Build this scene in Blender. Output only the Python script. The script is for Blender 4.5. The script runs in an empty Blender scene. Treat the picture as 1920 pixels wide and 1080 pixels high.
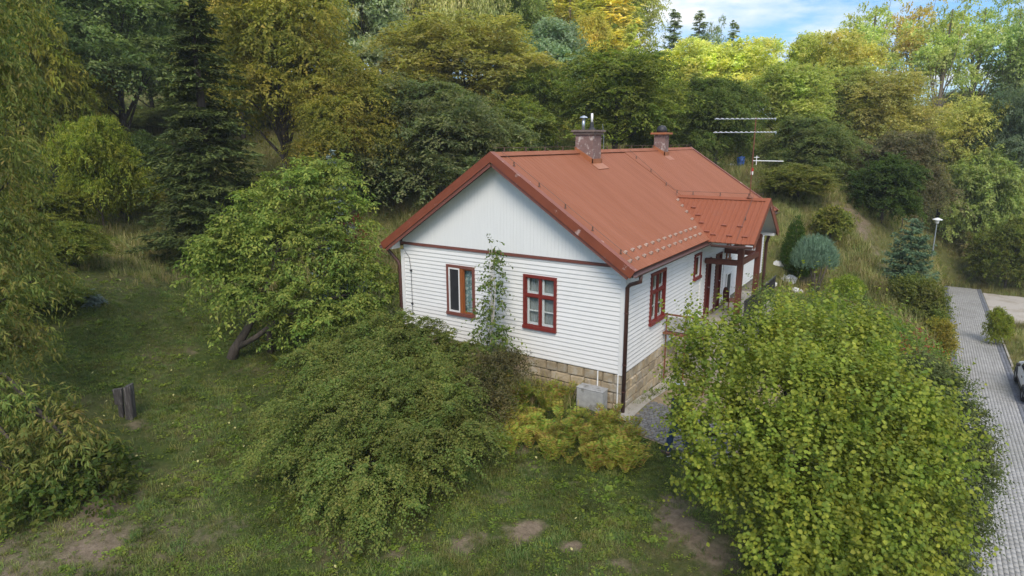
import bpy, math, random
import numpy as np
from mathutils import Vector, Matrix
D2R = math.radians
SC = bpy.context.scene
COL = SC.collection

# ------------------------------------------------------------------ camera, world, sun, exposure
CF = 1184.15                                   # focal length in pixels of a 1920 wide frame
CYAW, CPIT, CROL = -0.58232, 0.22645, -0.00364
CPOS = np.array([5.796, -13.681, 5.571])
_cy, _sy, _cp, _sp = math.cos(CYAW), math.sin(CYAW), math.cos(CPIT), math.sin(CPIT)
FWD = np.array([_sy*_cp, _cy*_cp, -_sp]); _r = np.array([_cy, -_sy, 0.0]); _u = np.cross(_r, FWD)
RGT = _r*math.cos(CROL) + _u*math.sin(CROL); UPV = -_r*math.sin(CROL) + _u*math.cos(CROL)
cam = bpy.data.cameras.new('camera'); co = bpy.data.objects.new('camera', cam); COL.objects.link(co)
cam.sensor_width = 36.0; cam.lens = 36.0*CF/1920.0; cam.clip_start = 0.1; cam.clip_end = 3000
M = Matrix(((RGT[0], UPV[0], -FWD[0], CPOS[0]), (RGT[1], UPV[1], -FWD[1], CPOS[1]), (RGT[2], UPV[2], -FWD[2], CPOS[2]), (0, 0, 0, 1)))
co.matrix_world = M
SC.camera = co

SUN_DIR = Vector((0.42, -0.72, 0.86)).normalized()    # towards the sun
w = bpy.data.worlds.new('World'); SC.world = w; w.use_nodes = True
nt = w.node_tree; nt.nodes.clear(); N = nt.nodes.new; L = nt.links.new
out = N('ShaderNodeOutputWorld'); bg = N('ShaderNodeBackground'); bg.inputs['Strength'].default_value = 0.125
sky = N('ShaderNodeTexSky'); sky.sky_type = 'NISHITA'; sky.sun_disc = False
sky.sun_elevation = math.asin(SUN_DIR.z); sky.sun_rotation = math.atan2(SUN_DIR.x, SUN_DIR.y)
sky.air_density = 1.0; sky.dust_density = 0.6; sky.ozone_density = 2.0
tc = N('ShaderNodeTexCoord'); sep = N('ShaderNodeSeparateXYZ'); L(tc.outputs['Generated'], sep.inputs[0])
az = N('ShaderNodeMath'); az.operation = 'ABSOLUTE'; L(sep.outputs['Z'], az.inputs[0])
ad = N('ShaderNodeMath'); ad.operation = 'ADD'; L(az.outputs[0], ad.inputs[0]); ad.inputs[1].default_value = 0.12
dv = N('ShaderNodeVectorMath'); dv.operation = 'DIVIDE'; L(tc.outputs['Generated'], dv.inputs[0])
cmb = N('ShaderNodeCombineXYZ'); L(ad.outputs[0], cmb.inputs[0]); L(ad.outputs[0], cmb.inputs[1]); cmb.inputs[2].default_value = 1.0
L(cmb.outputs[0], dv.inputs[1])
cn = N('ShaderNodeTexNoise'); cn.inputs['Scale'].default_value = 0.95; cn.inputs['Detail'].default_value = 8; cn.inputs['Roughness'].default_value = 0.56
L(dv.outputs[0], cn.inputs['Vector'])
cr = N('ShaderNodeValToRGB'); cr.color_ramp.elements[0].position = 0.47; cr.color_ramp.elements[1].position = 0.62
L(cn.outputs[0], cr.inputs[0])
cn2 = N('ShaderNodeTexNoise'); cn2.inputs['Scale'].default_value = 2.2; cn2.inputs['Detail'].default_value = 6; L(dv.outputs[0], cn2.inputs['Vector'])
ccol = N('ShaderNodeMix'); ccol.data_type = 'RGBA'; ccol.inputs[6].default_value = (3.3, 3.45, 3.65, 1); ccol.inputs[7].default_value = (4.5, 4.5, 4.5, 1)
L(cn2.outputs[0], ccol.inputs[0])
blue = N('ShaderNodeMix'); blue.data_type = 'RGBA'; blue.blend_type = 'MULTIPLY'; blue.inputs[0].default_value = 1.0
blue.inputs[7].default_value = (0.34, 0.46, 0.58, 1); L(sky.outputs[0], blue.inputs[6])
mx = N('ShaderNodeMix'); mx.data_type = 'RGBA'; L(cr.outputs[0], mx.inputs[0]); L(blue.outputs[2], mx.inputs[6])
zenith_lift = N('ShaderNodeMapRange'); zenith_lift.inputs[1].default_value = 0.0; zenith_lift.inputs[2].default_value = 1.0; zenith_lift.inputs[3].default_value = 0.62; zenith_lift.inputs[4].default_value = 2.6; L(az.outputs[0], zenith_lift.inputs[0])   # clouds brighten towards the zenith, as a cloudy sky does, steepened to light the scene
cb = N('ShaderNodeVectorMath'); cb.operation = 'SCALE'; L(ccol.outputs[2], cb.inputs[0]); L(zenith_lift.outputs[0], cb.inputs['Scale']); L(cb.outputs[0], mx.inputs[7])
L(mx.outputs[2], bg.inputs[0]); L(bg.outputs[0], out.inputs[0])

sl = bpy.data.lights.new('sun', 'SUN'); so = bpy.data.objects.new('sun', sl); COL.objects.link(so)
sl.energy = 1.25; sl.angle = D2R(24); sl.color = (1.0, 0.91, 0.78)
so.rotation_euler = (-SUN_DIR).to_track_quat('-Z', 'Y').to_euler(); so.location = (20, -30, 40)
SC.view_settings.view_transform = 'Standard'; SC.view_settings.look = 'None'
SC.view_settings.exposure = 1.32; SC.view_settings.gamma = 1.0; SC.view_settings.use_curve_mapping = False
SC.render.engine = 'CYCLES'
HAZE = 0.00045
SC.cycles.max_bounces = 8; SC.cycles.diffuse_bounces = 5; SC.cycles.volume_bounces = 0; SC.cycles.transparent_max_bounces = 6

# ------------------------------------------------------------------ helpers: camera rays (to lay the place out), tags, meshes
def ray(px, py): return FWD + RGT*(px-960)/CF + UPV*(540-py)/CF
def at(px, py, d): return CPOS + ray(px, py)*d
def project(P):
    d = np.asarray(P, float) - CPOS; z = d@FWD
    return 960+CF*(d@RGT)/z, 540-CF*(d@UPV)/z, z

def tag(o, label=None, cat=None, group=None, kind=None):
    if label: o['label'] = label
    if cat: o['category'] = cat
    if group: o['group'] = group
    if kind: o['kind'] = kind
    return o
def link(name, me, mats=None, parent=None, loc=None):
    o = bpy.data.objects.new(name, me); COL.objects.link(o)
    if parent is not None: o.parent = parent
    if loc is not None: o.location = loc
    if mats is not None and me is not None and len(me.materials) == 0: me.materials.append(mats)
    return o
def empty(name, loc=(0, 0, 0), rz=0.0, label=None, cat=None, group=None):
    o = bpy.data.objects.new(name, None); COL.objects.link(o); o.location = loc; o.rotation_euler = (0, 0, rz)
    o.empty_display_size = 0.2
    return tag(o, label, cat, group)

class MB:
    """collects simple shapes and links them as one mesh object"""
    def __init__(s): s.v = []; s.f = []
    def add(s, vs, fs):
        b = len(s.v); s.v += [tuple(map(float, p)) for p in vs]; s.f += [tuple(i+b for i in f) for f in fs]; return s
    def hexa(s, c8):            # 8 corners: bottom 4 ccw, top 4 ccw
        return s.add(c8, [(3, 2, 1, 0), (4, 5, 6, 7), (0, 1, 5, 4), (1, 2, 6, 5), (2, 3, 7, 6), (3, 0, 4, 7)])
    def box(s, x0, x1, y0, y1, z0, z1):
        return s.hexa([(x0, y0, z0), (x1, y0, z0), (x1, y1, z0), (x0, y1, z0), (x0, y0, z1), (x1, y0, z1), (x1, y1, z1), (x0, y1, z1)])
    def obox(s, c, X, Y, Z):    # centre and three half axes
        c, X, Y, Z = map(np.asarray, (c, X, Y, Z))
        return s.hexa([c-X-Y-Z, c+X-Y-Z, c+X+Y-Z, c-X+Y-Z, c-X-Y+Z, c+X-Y+Z, c+X+Y+Z, c-X+Y+Z])
    def beam(s, a, b, wd, ht, up=(0, 0, 1)):
        a, b = np.asarray(a, float), np.asarray(b, float); d = b-a; l = np.linalg.norm(d); d /= l
        sd = np.cross(d, up); sd /= np.linalg.norm(sd); u2 = np.cross(sd, d)
        return s.obox((a+b)/2, d*l/2, sd*wd/2, u2*ht/2)
    def tube(s, pts, rad, n=8, cap=True):
        pts = [np.asarray(p, float) for p in pts]
        if np.isscalar(rad): rad = [rad]*len(pts)
        vs = []; fs = []
        t = pts[1]-pts[0]; a = np.cross(t, (0.3, 0.2, 1.0))
        if np.linalg.norm(a) < 1e-6: a = np.cross(t, (1, 0, 0))
        a /= np.linalg.norm(a)
        for i, p in enumerate(pts):
            t = pts[min(i+1, len(pts)-1)]-pts[max(i-1, 0)]; t = t/(np.linalg.norm(t)+1e-9)
            a = a - t*(a@t); a /= np.linalg.norm(a)+1e-9; b = np.cross(t, a)
            for k in range(n):
                th = 2*math.pi*k/n; vs.append(p + rad[i]*(math.cos(th)*a+math.sin(th)*b))
        for i in range(len(pts)-1):
            for k in range(n):
                k2 = (k+1) % n; fs.append((i*n+k, i*n+k2, (i+1)*n+k2, (i+1)*n+k))
        if cap:
            fs.append(tuple(range(n-1, -1, -1))); fs.append(tuple((len(pts)-1)*n+k for k in range(n)))
        return s.add(vs, fs)
    def lathe(s, c, prof, n=16):
        vs = []; fs = []
        for (r_, z_) in prof:
            for k in range(n):
                th = 2*math.pi*k/n; vs.append((c[0]+r_*math.cos(th), c[1]+r_*math.sin(th), c[2]+z_))
        for i in range(len(prof)-1):
            for k in range(n):
                k2 = (k+1) % n; fs.append((i*n+k, i*n+k2, (i+1)*n+k2, (i+1)*n+k))
        fs.append(tuple(range(n-1, -1, -1))); fs.append(tuple((len(prof)-1)*n+k for k in range(n)))
        return s.add(vs, fs)
    def mesh(s, name, smooth=False):
        me = bpy.data.meshes.new(name); me.from_pydata(s.v, [], s.f); me.validate()
        if smooth:
            me.polygons.foreach_set('use_smooth', np.ones(len(me.polygons), bool))
        me.update(); return me
    def build(s, name, mt, parent=None, loc=None, smooth=False, bevel=0.0):
        o = link(name, s.mesh(name, smooth), mt, parent, loc)
        if bevel:
            b = o.modifiers.new('bevel', 'BEVEL'); b.width = bevel; b.segments = 1; b.limit_method = 'ANGLE'
        return o

# ------------------------------------------------------------------ materials
def newmat(name):
    m = bpy.data.materials.new(name); m.use_nodes = True; t = m.node_tree; t.nodes.clear()
    return m, t, t.nodes.new, t.links.new
def ramp(t, stops):
    r_ = t.nodes.new('ShaderNodeValToRGB'); e = r_.color_ramp.elements
    while len(e) < len(stops): e.new(0.5)
    for el, (p, c) in zip(e, stops): el.position = p; el.color = (*c, 1)
    return r_
def mat(name, col, rough=0.6, var=0.12, scale=6.0, col2=None, spots=None, bump=0.0, bscale=40.0, metal=0.0, spec=0.4, stretch=(1, 1, 1), island=0.0, coord='Object'):
    """plain surface with grain: two noises vary the colour; optional second colour in blotches; optional relief; island = per piece variation"""
    m, t, n, l = newmat(name)
    o = n('ShaderNodeOutputMaterial'); p = n('ShaderNodeBsdfPrincipled'); l(p.outputs[0], o.inputs[0])
    p.inputs['Roughness'].default_value = rough; p.inputs['Metallic'].default_value = metal; p.inputs['Specular IOR Level'].default_value = spec
    c = n('ShaderNodeTexCoord'); mp = n('ShaderNodeMapping'); mp.inputs['Scale'].default_value = stretch; l(c.outputs[coord], mp.inputs[0])
    nz = n('ShaderNodeTexNoise'); nz.inputs['Scale'].default_value = scale; nz.inputs['Detail'].default_value = 6; nz.inputs['Roughness'].default_value = 0.6; l(mp.outputs[0], nz.inputs['Vector'])
    d = tuple(max(0, x*(1-var*1.6)) for x in col); b = tuple(min(1, x*(1+var*1.6)) for x in col)
    r1 = ramp(t, [(0.25, d), (0.5, col), (0.75, b)]); l(nz.outputs[0], r1.inputs[0]); last = r1.outputs[0]
    if col2 is not None:
        n2 = n('ShaderNodeTexNoise'); n2.inputs['Scale'].default_value = (spots or (2.0, .5, .6))[0]; n2.inputs['Detail'].default_value = 7; n2.inputs['Roughness'].default_value = .65; l(mp.outputs[0], n2.inputs['Vector'])
        r2 = ramp(t, [((spots or (2, .5, .6))[1], (0, 0, 0)), ((spots or (2, .5, .6))[2], (1, 1, 1))]); l(n2.outputs[0], r2.inputs[0])
        mm = n('ShaderNodeMix'); mm.data_type = 'RGBA'; l(r2.outputs[0], mm.inputs[0]); l(last, mm.inputs[6]); mm.inputs[7].default_value = (*col2, 1); last = mm.outputs[2]
    if island:
        oi = n('ShaderNodeObjectInfo'); g = n('ShaderNodeNewGeometry')
        sm = n('ShaderNodeMath'); sm.operation = 'ADD'; l(oi.outputs['Random'], sm.inputs[0]); l(g.outputs['Random Per Island'], sm.inputs[1])
        fr = n('ShaderNodeMath'); fr.operation = 'FRACT'; l(sm.outputs[0], fr.inputs[0])
        mr = n('ShaderNodeMapRange'); mr.inputs[3].default_value = 1-island; mr.inputs[4].default_value = 1+island; l(fr.outputs[0], mr.inputs[0])
        hs = n('ShaderNodeHueSaturation'); l(mr.outputs[0], hs.inputs['Value']); l(last, hs.inputs['Color']); last = hs.outputs[0]
    l(last, p.inputs['Base Color'])
    if bump:
        bz = n('ShaderNodeTexNoise'); bz.inputs['Scale'].default_value = bscale; bz.inputs['Detail'].default_value = 5; l(mp.outputs[0], bz.inputs['Vector'])
        bp = n('ShaderNodeBump'); bp.inputs['Strength'].default_value = bump; bp.inputs['Distance'].default_value = 0.02; l(bz.outputs[0], bp.inputs['Height']); l(bp.outputs[0], p.inputs['Normal'])
    return m
LB = 1.7
def leafmat(name, cols, tr=0.38, clump=0.7, rough=0.6, var=0.3, hue=0.02, spec=0.18, world=False):
    """leaf colours vary leaf by leaf, in clumps and tree by tree (object colour = the species' tint)"""
    m, t, n, l = newmat(name)
    o = n('ShaderNodeOutputMaterial'); p = n('ShaderNodeBsdfPrincipled'); p.inputs['Roughness'].default_value = rough; p.inputs['Specular IOR Level'].default_value = spec
    cols = [tuple(min(.5, x*LB) for x in c) for c in cols]
    g = n('ShaderNodeNewGeometry'); k = len(cols)
    r1 = ramp(t, [((i+.5)/k, c) for i, c in enumerate(cols)]); l(g.outputs['Random Per Island'], r1.inputs[0])
    c = n('ShaderNodeTexCoord'); crd = g.outputs['Position'] if world else c.outputs['Object']
    nz = n('ShaderNodeTexNoise'); nz.inputs['Scale'].default_value = clump; nz.inputs['Detail'].default_value = 3; l(crd, nz.inputs['Vector'])
    mr = n('ShaderNodeMapRange'); mr.inputs[1].default_value = .3; mr.inputs[2].default_value = .7; mr.inputs[3].default_value = 1-var; mr.inputs[4].default_value = 1+var; l(nz.outputs[0], mr.inputs[0])
    nh = n('ShaderNodeTexNoise'); nh.inputs['Scale'].default_value = clump*1.7; l(crd, nh.inputs['Vector'])
    mh = n('ShaderNodeMapRange'); mh.inputs[1].default_value = .3; mh.inputs[2].default_value = .7; mh.inputs[3].default_value = .5-hue; mh.inputs[4].default_value = .5+hue; l(nh.outputs[0], mh.inputs[0])
    hs = n('ShaderNodeHueSaturation'); l(mr.outputs[0], hs.inputs['Value']); l(mh.outputs[0], hs.inputs['Hue']); l(r1.outputs[0], hs.inputs['Color'])
    oi = n('ShaderNodeObjectInfo'); mu = n('ShaderNodeMix'); mu.data_type = 'RGBA'; mu.blend_type = 'MULTIPLY'; mu.inputs[0].default_value = 1; l(hs.outputs[0], mu.inputs[6]); l(oi.outputs['Color'], mu.inputs[7])
    l(mu.outputs[2], p.inputs['Base Color'])
    ts = n('ShaderNodeBsdfTranslucent'); tm = n('ShaderNodeMix'); tm.data_type = 'RGBA'; tm.blend_type = 'MULTIPLY'; tm.inputs[0].default_value = 1; l(mu.outputs[2], tm.inputs[6]); tm.inputs[7].default_value = (1.25, 1.3, .7, 1); l(tm.outputs[2], ts.inputs[0])
    ms = n('ShaderNodeMixShader'); ms.inputs[0].default_value = tr; l(p.outputs[0], ms.inputs[1]); l(ts.outputs[0], ms.inputs[2]); l(ms.outputs[0], o.inputs[0])
    return m

MT = {}
MT['siding'] = mat('white_vinyl', (.71, .70, .68), .45, .02, 3, col2=(.60, .595, .56), spots=(.7, .55, .85), bump=.03, island=.012)
MT['white'] = mat('white_trim', (.71, .70, .68), .45, .03, 4)
MT['boards'] = mat('white_boards', (.72, .72, .70), .5, .02, 3, stretch=(8, 8, .6))
MT['roof'] = mat('roof_sheet', (.255, .094, .050), .7, .05, 1.6, col2=(.285, .110, .063), spots=(.9, .42, .7), bump=.05, bscale=150, spec=.12, stretch=(.35, 2.2, .35))
MT['rake'] = mat('rake_sheet', (.20, .054, .027), .5, .08, 3, col2=(.40, .27, .24), spots=(3.5, .62, .68), spec=.35)
MT['proof'] = mat('porch_sheet', (.26, .084, .043), .65, .06, 2, col2=(.25, .085, .046), spots=(2, .5, .6), spec=.15)
MT['brown'] = mat('brown_gutter', (.085, .040, .032), .4, .1, 5, spec=.45)
MT['trim'] = mat('brown_trim', (.17, .060, .045), .5, .15, 8, stretch=(1, 1, 6))
MT['redwood'] = mat('red_casing', (.175, .026, .020), .45, .1, 9, spec=.4)
MT['orangewood'] = mat('varnished_wood', (.27, .085, .026), .4, .15, 6, stretch=(6, 6, .8))
MT['porchwood'] = mat('porch_timber', (.115, .036, .022), .5, .2, 7, stretch=(3, 3, .6), bump=.1)
MT['door'] = mat('door_red', (.105, .018, .014), .4, .1, 5)
MT['dark'] = mat('dark_inside', (.02, .02, .022), .8, .2, 4)
MT['curtain'] = mat('net_curtain', (.26, .275, .27), .8, .25, 18, stretch=(3, 3, .15))
MT['bluecurt'] = mat('patterned_curtain', (.16, .24, .24), .8, .4, 14, col2=(.5, .55, .52), spots=(9, .5, .58))
MT['stone'] = mat('sandstone', (.36, .285, .185), .85, .18, 7, col2=(.42, .37, .29), spots=(3, .5, .6), bump=.5, bscale=25, island=.22)
MT['mortar'] = mat('mortar', (.25, .21, .155), .9, .15, 20, bump=.3)
MT['chim'] = mat('chimney_render', (.20, .125, .11), .85, .15, 9, col2=(.50, .44, .40), spots=(5, .55, .66), bump=.5, bscale=35)
MT['chimcap'] = mat('chimney_cap', (.17, .13, .11), .9, .2, 12, bump=.5)
MT['flash'] = mat('flashing', (.33, .12, .05), .5, .12, 8)
MT['galv'] = mat('galvanised', (.42, .46, .50), .35, .12, 14, metal=.7)
MT['plastic'] = mat('white_plastic', (.78, .78, .76), .4, .04, 5)
MT['black'] = mat('black_metal', (.03, .03, .032), .5, .2, 8)
MT['rust'] = mat('rusty_metal', (.17, .062, .035), .7, .25, 12)
MT['knob'] = mat('snow_guard', (.34, .235, .18), .5, .15, 6, island=.15)
MT['knobred'] = mat('snow_guard_red', (.26, .085, .05), .5, .12, 6)
MT['plaster'] = mat('grey_plaster', (.34, .34, .33), .85, .14, 6, col2=(.20, .195, .18), spots=(4, .52, .62), bump=.2)
MT['sett'] = mat('sett_stone', (.17, .165, .155), .85, .16, 8, bump=.35, island=.2)
MT['concrete'] = mat('concrete', (.36, .33, .28), .9, .14, 5, col2=(.26, .235, .19), spots=(2.5, .5, .65), bump=.2)
MT['paver'] = mat('pale_paver', (.32, .312, .295), .85, .08, 3, col2=(.23, .225, .195), spots=(.45, .48, .72), island=.10)
MT['paverdk'] = mat('dark_paver', (.145, .15, .165), .85, .12, 5, island=.18)
MT['joint'] = mat('paver_bed', (.235, .23, .215), .95, .15, 20)
MT['gravel'] = mat('gravel', (.40, .36, .31), .95, .14, 30, col2=(.30, .26, .20), spots=(.6, .5, .65), bump=.5, bscale=90)
MT['dirt'] = mat('dirt', (.25, .19, .115), .95, .2, 8, col2=(.14, .15, .05), spots=(1.6, .5, .6), bump=.4)
MT['bark'] = mat('bark', (.075, .060, .048), .9, .3, 9, bump=.8, bscale=22, stretch=(2, 2, .5))
MT['palebark'] = mat('pale_bark', (.20, .165, .13), .85, .2, 7, bump=.4, stretch=(2, 2, .5))
MT['birchbark'] = mat('birch_bark', (.52, .48, .43), .8, .15, 9, col2=(.08, .07, .06), spots=(14, .6, .66), stretch=(1, 1, 4))
MT['oldwood'] = mat('weathered_wood', (.050, .045, .044), .9, .4, 6, col2=(.17, .16, .15), spots=(3.5, .52, .66), bump=.8, bscale=20, stretch=(6, 6, .7))
MT['rock'] = mat('limestone', (.55, .55, .53), .9, .12, 4, bump=.6, bscale=14)
MT['carpaint'] = mat('silver_white_paint', (.74, .77, .80), .35, .02, 3, spec=.6)
MT['carglass'] = mat('car_glass', (.02, .025, .03), .08, .05, 3, spec=.8)
MT['rubber'] = mat('rubber', (.02, .02, .021), .8, .2, 9)
MT['redlight'] = mat('red_lens', (.45, .01, .012), .2, .1, 4, spec=.7)
MT['barrel'] = mat('blue_plastic', (.03, .10, .36), .45, .1, 4)
MT['yellow'] = mat('yellow_paint', (.62, .46, .10), .5, .1, 5)
MT['lampwhite'] = mat('lamp_white', (.78, .80, .82), .4, .04, 5)
MT['jeans'] = mat('jeans', (.035, .06, .12), .85, .3, 14)
MT['jacket'] = mat('navy_jacket', (.03, .04, .075), .85, .2, 12)
MT['skin'] = mat('skin', (.50, .30, .22), .5, .06, 8)
MT['cap'] = mat('white_cap', (.74, .74, .72), .8, .05, 9)
MT['shoe'] = mat('shoe_brown', (.06, .045, .04), .7, .2, 12)
MT['wire'] = mat('lightning_wire', (.13, .075, .055), .5, .1, 8)
def glassmat():
    m, t, n, l = newmat('window_glass'); o = n('ShaderNodeOutputMaterial')
    tr = n('ShaderNodeBsdfTransparent'); tr.inputs[0].default_value = (.93, .95, .95, 1)
    gl = n('ShaderNodeBsdfGlossy'); gl.inputs['Roughness'].default_value = .03
    fr = n('ShaderNodeFresnel'); fr.inputs[0].default_value = 1.5
    ge = n('ShaderNodeNewGeometry'); iv = n('ShaderNodeMath'); iv.operation = 'SUBTRACT'; iv.inputs[0].default_value = 1.0; l(ge.outputs['Backfacing'], iv.inputs[1])
    mu = n('ShaderNodeMath'); mu.operation = 'MULTIPLY'; l(fr.outputs[0], mu.inputs[0]); l(iv.outputs[0], mu.inputs[1])   # reflect on the outer face only
    ms = n('ShaderNodeMixShader'); l(mu.outputs[0], ms.inputs[0]); l(tr.outputs[0], ms.inputs[1]); l(gl.outputs[0], ms.inputs[2]); l(ms.outputs[0], o.inputs[0])
    return m
MT['glass'] = glassmat()

# leaves
LM = {}
LM['far'] = leafmat('far_leaf_sun_tint', [(.085, .095, .038), (.115, .123, .048), (.145, .148, .062), (.165, .16, .072)], .5, .45, var=.36, hue=.03)  # lighter version of the wood leaf, sunlight on far crowns put into the colour
LM['wood'] = leafmat('wood_leaf', [(.060, .076, .020), (.088, .104, .026), (.118, .130, .034), (.15, .15, .042)], .5, .45, var=.34, hue=.03)
LM['hazel'] = leafmat('hazel_leaf', [(.095, .128, .022), (.122, .156, .024), (.145, .175, .026), (.165, .19, .028), (.19, .205, .03)], .45, 1.3, var=.34, hue=.022, rough=.55)
LM['thicket'] = leafmat('thicket_leaf', [(.04, .055, .018), (.055, .07, .022), (.07, .085, .024)], .25, 1.0, var=.25, hue=.02)
LM['spirea'] = leafmat('spirea_leaf', [(.060, .084, .018), (.078, .104, .022), (.10, .124, .026), (.12, .122, .03)], .35, .9, var=.25, hue=.025)
LM['apple'] = leafmat('apple_leaf', [(.072, .108, .020), (.098, .138, .026), (.13, .165, .032), (.18, .20, .042)], .4, .7, var=.25)
LM['ash'] = leafmat('ash_leaf', [(.062, .085, .02), (.085, .108, .024), (.11, .125, .028), (.15, .135, .034)], .42, .6, var=.3, hue=.03)
LM['spruce'] = leafmat('spruce_needle', [(.034, .048, .014), (.046, .062, .017), (.06, .078, .02), (.078, .092, .024)], .12, 1.0, var=.3)
LM['blue'] = leafmat('blue_needle', [(.075, .105, .095), (.10, .13, .115), (.13, .16, .14)], .1, 1.5, var=.2)
LM['thuja'] = leafmat('thuja_spray', [(.045, .075, .012), (.065, .10, .015), (.09, .13, .02)], .15, 2.0, var=.2)
LM['birch'] = leafmat('birch_leaf', [(.05, .08, .018), (.07, .10, .022), (.10, .12, .028)], .3, 2, var=.2)
LM['fern'] = leafmat('fern_frond', [(.12, .165, .026), (.165, .20, .03), (.21, .215, .035), (.22, .195, .036), (.20, .135, .038)], .3, .9, var=.3, hue=.035)
LM['broad'] = leafmat('broad_leaf', [(.13, .17, .03), (.17, .20, .035), (.22, .22, .04)], .3, 2, var=.2)
LM['grass'] = leafmat('grass_blade', [(.048, .074, .018), (.064, .094, .022), (.086, .114, .028), (.12, .12, .04)], .3, 1.2, var=.52, hue=.04, world=True)
LM['meadow'] = leafmat('meadow_blade', [(.085, .105, .025), (.12, .135, .034), (.165, .155, .055), (.21, .18, .085)], .3, .5, var=.35, hue=.035, world=True)
LM['weed'] = leafmat('weed_leaf', [(.06, .09, .014), (.085, .12, .018), (.12, .15, .024)], .35, 1, var=.3, world=True)
LM['red'] = leafmat('red_leaf', [(.16, .035, .02), (.12, .03, .02), (.2, .06, .025)], .3, 1, var=.2)
LM['litter'] = leafmat('fallen_leaf', [(.30, .22, .06), (.24, .13, .05), (.36, .30, .12), (.16, .10, .05)], .15, 1, var=.3)

# ------------------------------------------------------------------ terrain height
CTRL = [(0, -.2, -.95), (0, 3, -1.15), (0, 8, -1.15), (0, 15, -.95), (-3.5, 0, -.8), (-7.1, 0, -.6), (-7.1, 8, -.3), (-7.1, 15, .2), (-3.5, 15, -.3),
        (1.7, -1.2, -1.05), (3.9, -4.2, -1.35), (1.2, -6.7, -1.25), (-2, -7.4, -1.1), (-5.4, -11, -1.25), (-9.6, -7, -.85), (-11.5, -3.1, -.7),
        (2.2, 17, -1.25), (3.0, 10, -1.4), (3.2, 4, -1.5), (7.4, 10, -3.8), (7.0, 25, -4.2),
        (5.8, -13.7, -1.8), (-10, -16, -1.4), (16, -12, -4.4), (14, 10, -4.3), (20, 20, -4.5), (20, 40, -4.6), (9, 40, -4.85), (9, 44, -4.6)]
for a in [(330, 500, 26), (270, 430, 31), (300, 300, 46), (400, 505, 27.5), (120, 560, 19), (0, 420, 32), (780, 382, 37), (1385, 318, 48), (1655, 420, 36), (1580, 345, 50),
          (1640, 540, 29), (1600, 460, 33), (1500, 425, 33), (1800, 440, 57), (1850, 405, 65), (1715, 262, 75), (1905, 480, 54), (1900, 330, 70), (1560, 300, 60)]:
    CTRL.append(tuple(at(*a)))
for px, d, z in [(-400, 50, 5.5), (-100, 75, 12), (300, 80, 13), (700, 60, 7.5), (700, 90, 14), (1100, 55, 4.8), (1100, 90, 10), (1450, 70, 6), (1450, 100, 9), (1800, 95, 8), (2200, 80, 3), (-600, 30, .5), (2300, 40, -4)]:
    p = at(px, 300, d); CTRL.append((p[0], p[1], z))
CTRL = np.array(CTRL); _n = len(CTRL)
def _k(r2): return r2*np.log(r2+1e-9)*.5
_A = np.zeros((_n+3, _n+3)); _d = ((CTRL[:, None, :2]-CTRL[None, :, :2])**2).sum(-1)
_A[:_n, :_n] = _k(_d) + np.eye(_n)*.8; _A[:_n, _n] = 1; _A[:_n, _n+1:] = CTRL[:, :2]; _A[_n:, :_n] = _A[:_n, _n:].T
_W = np.linalg.solve(_A, np.concatenate([CTRL[:, 2], [0, 0, 0]]))
def sstep(a, b, x): t = np.clip((x-a)/(b-a), 0, 1); return t*t*(3-2*t)
DRX0, DRX1 = 7.50, 9.72
def drive_z(y): return -4.2 - .035*(y-18.0)
def ground_z(x, y):
    x = np.atleast_1d(np.asarray(x, float)); y = np.atleast_1d(np.asarray(y, float))
    cx = np.clip(x, -75, 55); cyy = np.clip(y, -30, 95)
    r2 = (cx[:, None]-CTRL[None, :, 0])**2 + (cyy[:, None]-CTRL[None, :, 1])**2
    z = _k(r2)@_W[:_n] + _W[_n] + _W[_n+1]*cx + _W[_n+2]*cyy
    z = np.clip(z, -6, 22)
    z += .05*np.sin(x*1.3+.7*y)*np.sin(.9*y-.4*x) + .03*np.sin(2.9*x+1.1)*np.sin(2.3*y)
    mk = sstep(6.6, 7.35, x)*(1-sstep(13, 17, x))*sstep(-14, -8, y)*(1-sstep(42.8, 45, y))
    z = z*(1-mk) + (drive_z(y)-.015)*mk
    return z
def gz(x, y): return float(ground_z(x, y)[0])

# where the ground is worn to soil: (x, y, radius, strength)
def onground(px, py):
    d = ray(px, py); lo, hi = 3.0, 160.0; prev = None
    for s in np.concatenate([np.arange(4, 40, .15), np.arange(40, 140, .5)]):
        P = CPOS+d*s
        if P[2] <= gz(P[0], P[1]): return P
    return CPOS+d*100
BARE = []
for px, py, r_, s_ in [(150, 1010, 1.3, .50), (330, 1010, .9, .42), (60, 1060, 1.0, .5), (410, 900, .6, .30), (560, 900, .5, .25), (1290, 985, .7, .75), (1330, 1040, .6, .7), (1255, 930, .5, .5), (200, 950, .7, .4), (440, 990, .5, .32), (230, 1060, .5, .4),
                       (940, 935, .20, .85), (975, 845, .24, .75), (985, 995, .24, .7), (862, 1035, .26, .75), (1075, 1025, .17, .8), (1165, 1060, .18, .8), (1080, 900, .22, .35), (970, 1015, .25, .5), (1010, 992, .16, .6), (905, 1012, .18, .55), (355, 665, .17, .6), (285, 672, .2, .45), (650, 1030, .35, .35), (740, 1060, .3, .45),
                       (1290, 880, .35, .5), (560, 690, .8, .3), (255, 800, .3, .5), (470, 690, .4, .25), (1000, 880, .3, .45), (1600, 410, 1.1, .55), (1625, 450, 1.0, .55), (1640, 490, .9, .5), (1590, 395, 1.0, .45), (1650, 530, .7, .4),
                       (1500, 520, 1.0, .6), (300, 300, 2.5, .6), (330, 290, 2, .6), (1460, 560, .8, .5), (1690, 600, .8, .6), (1700, 400, 1.6, .3), (260, 440, 2.2, .25)]:
    P = onground(px, py); BARE.append((P[0], P[1], r_, s_))
BARE = np.array(BARE)
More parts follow.
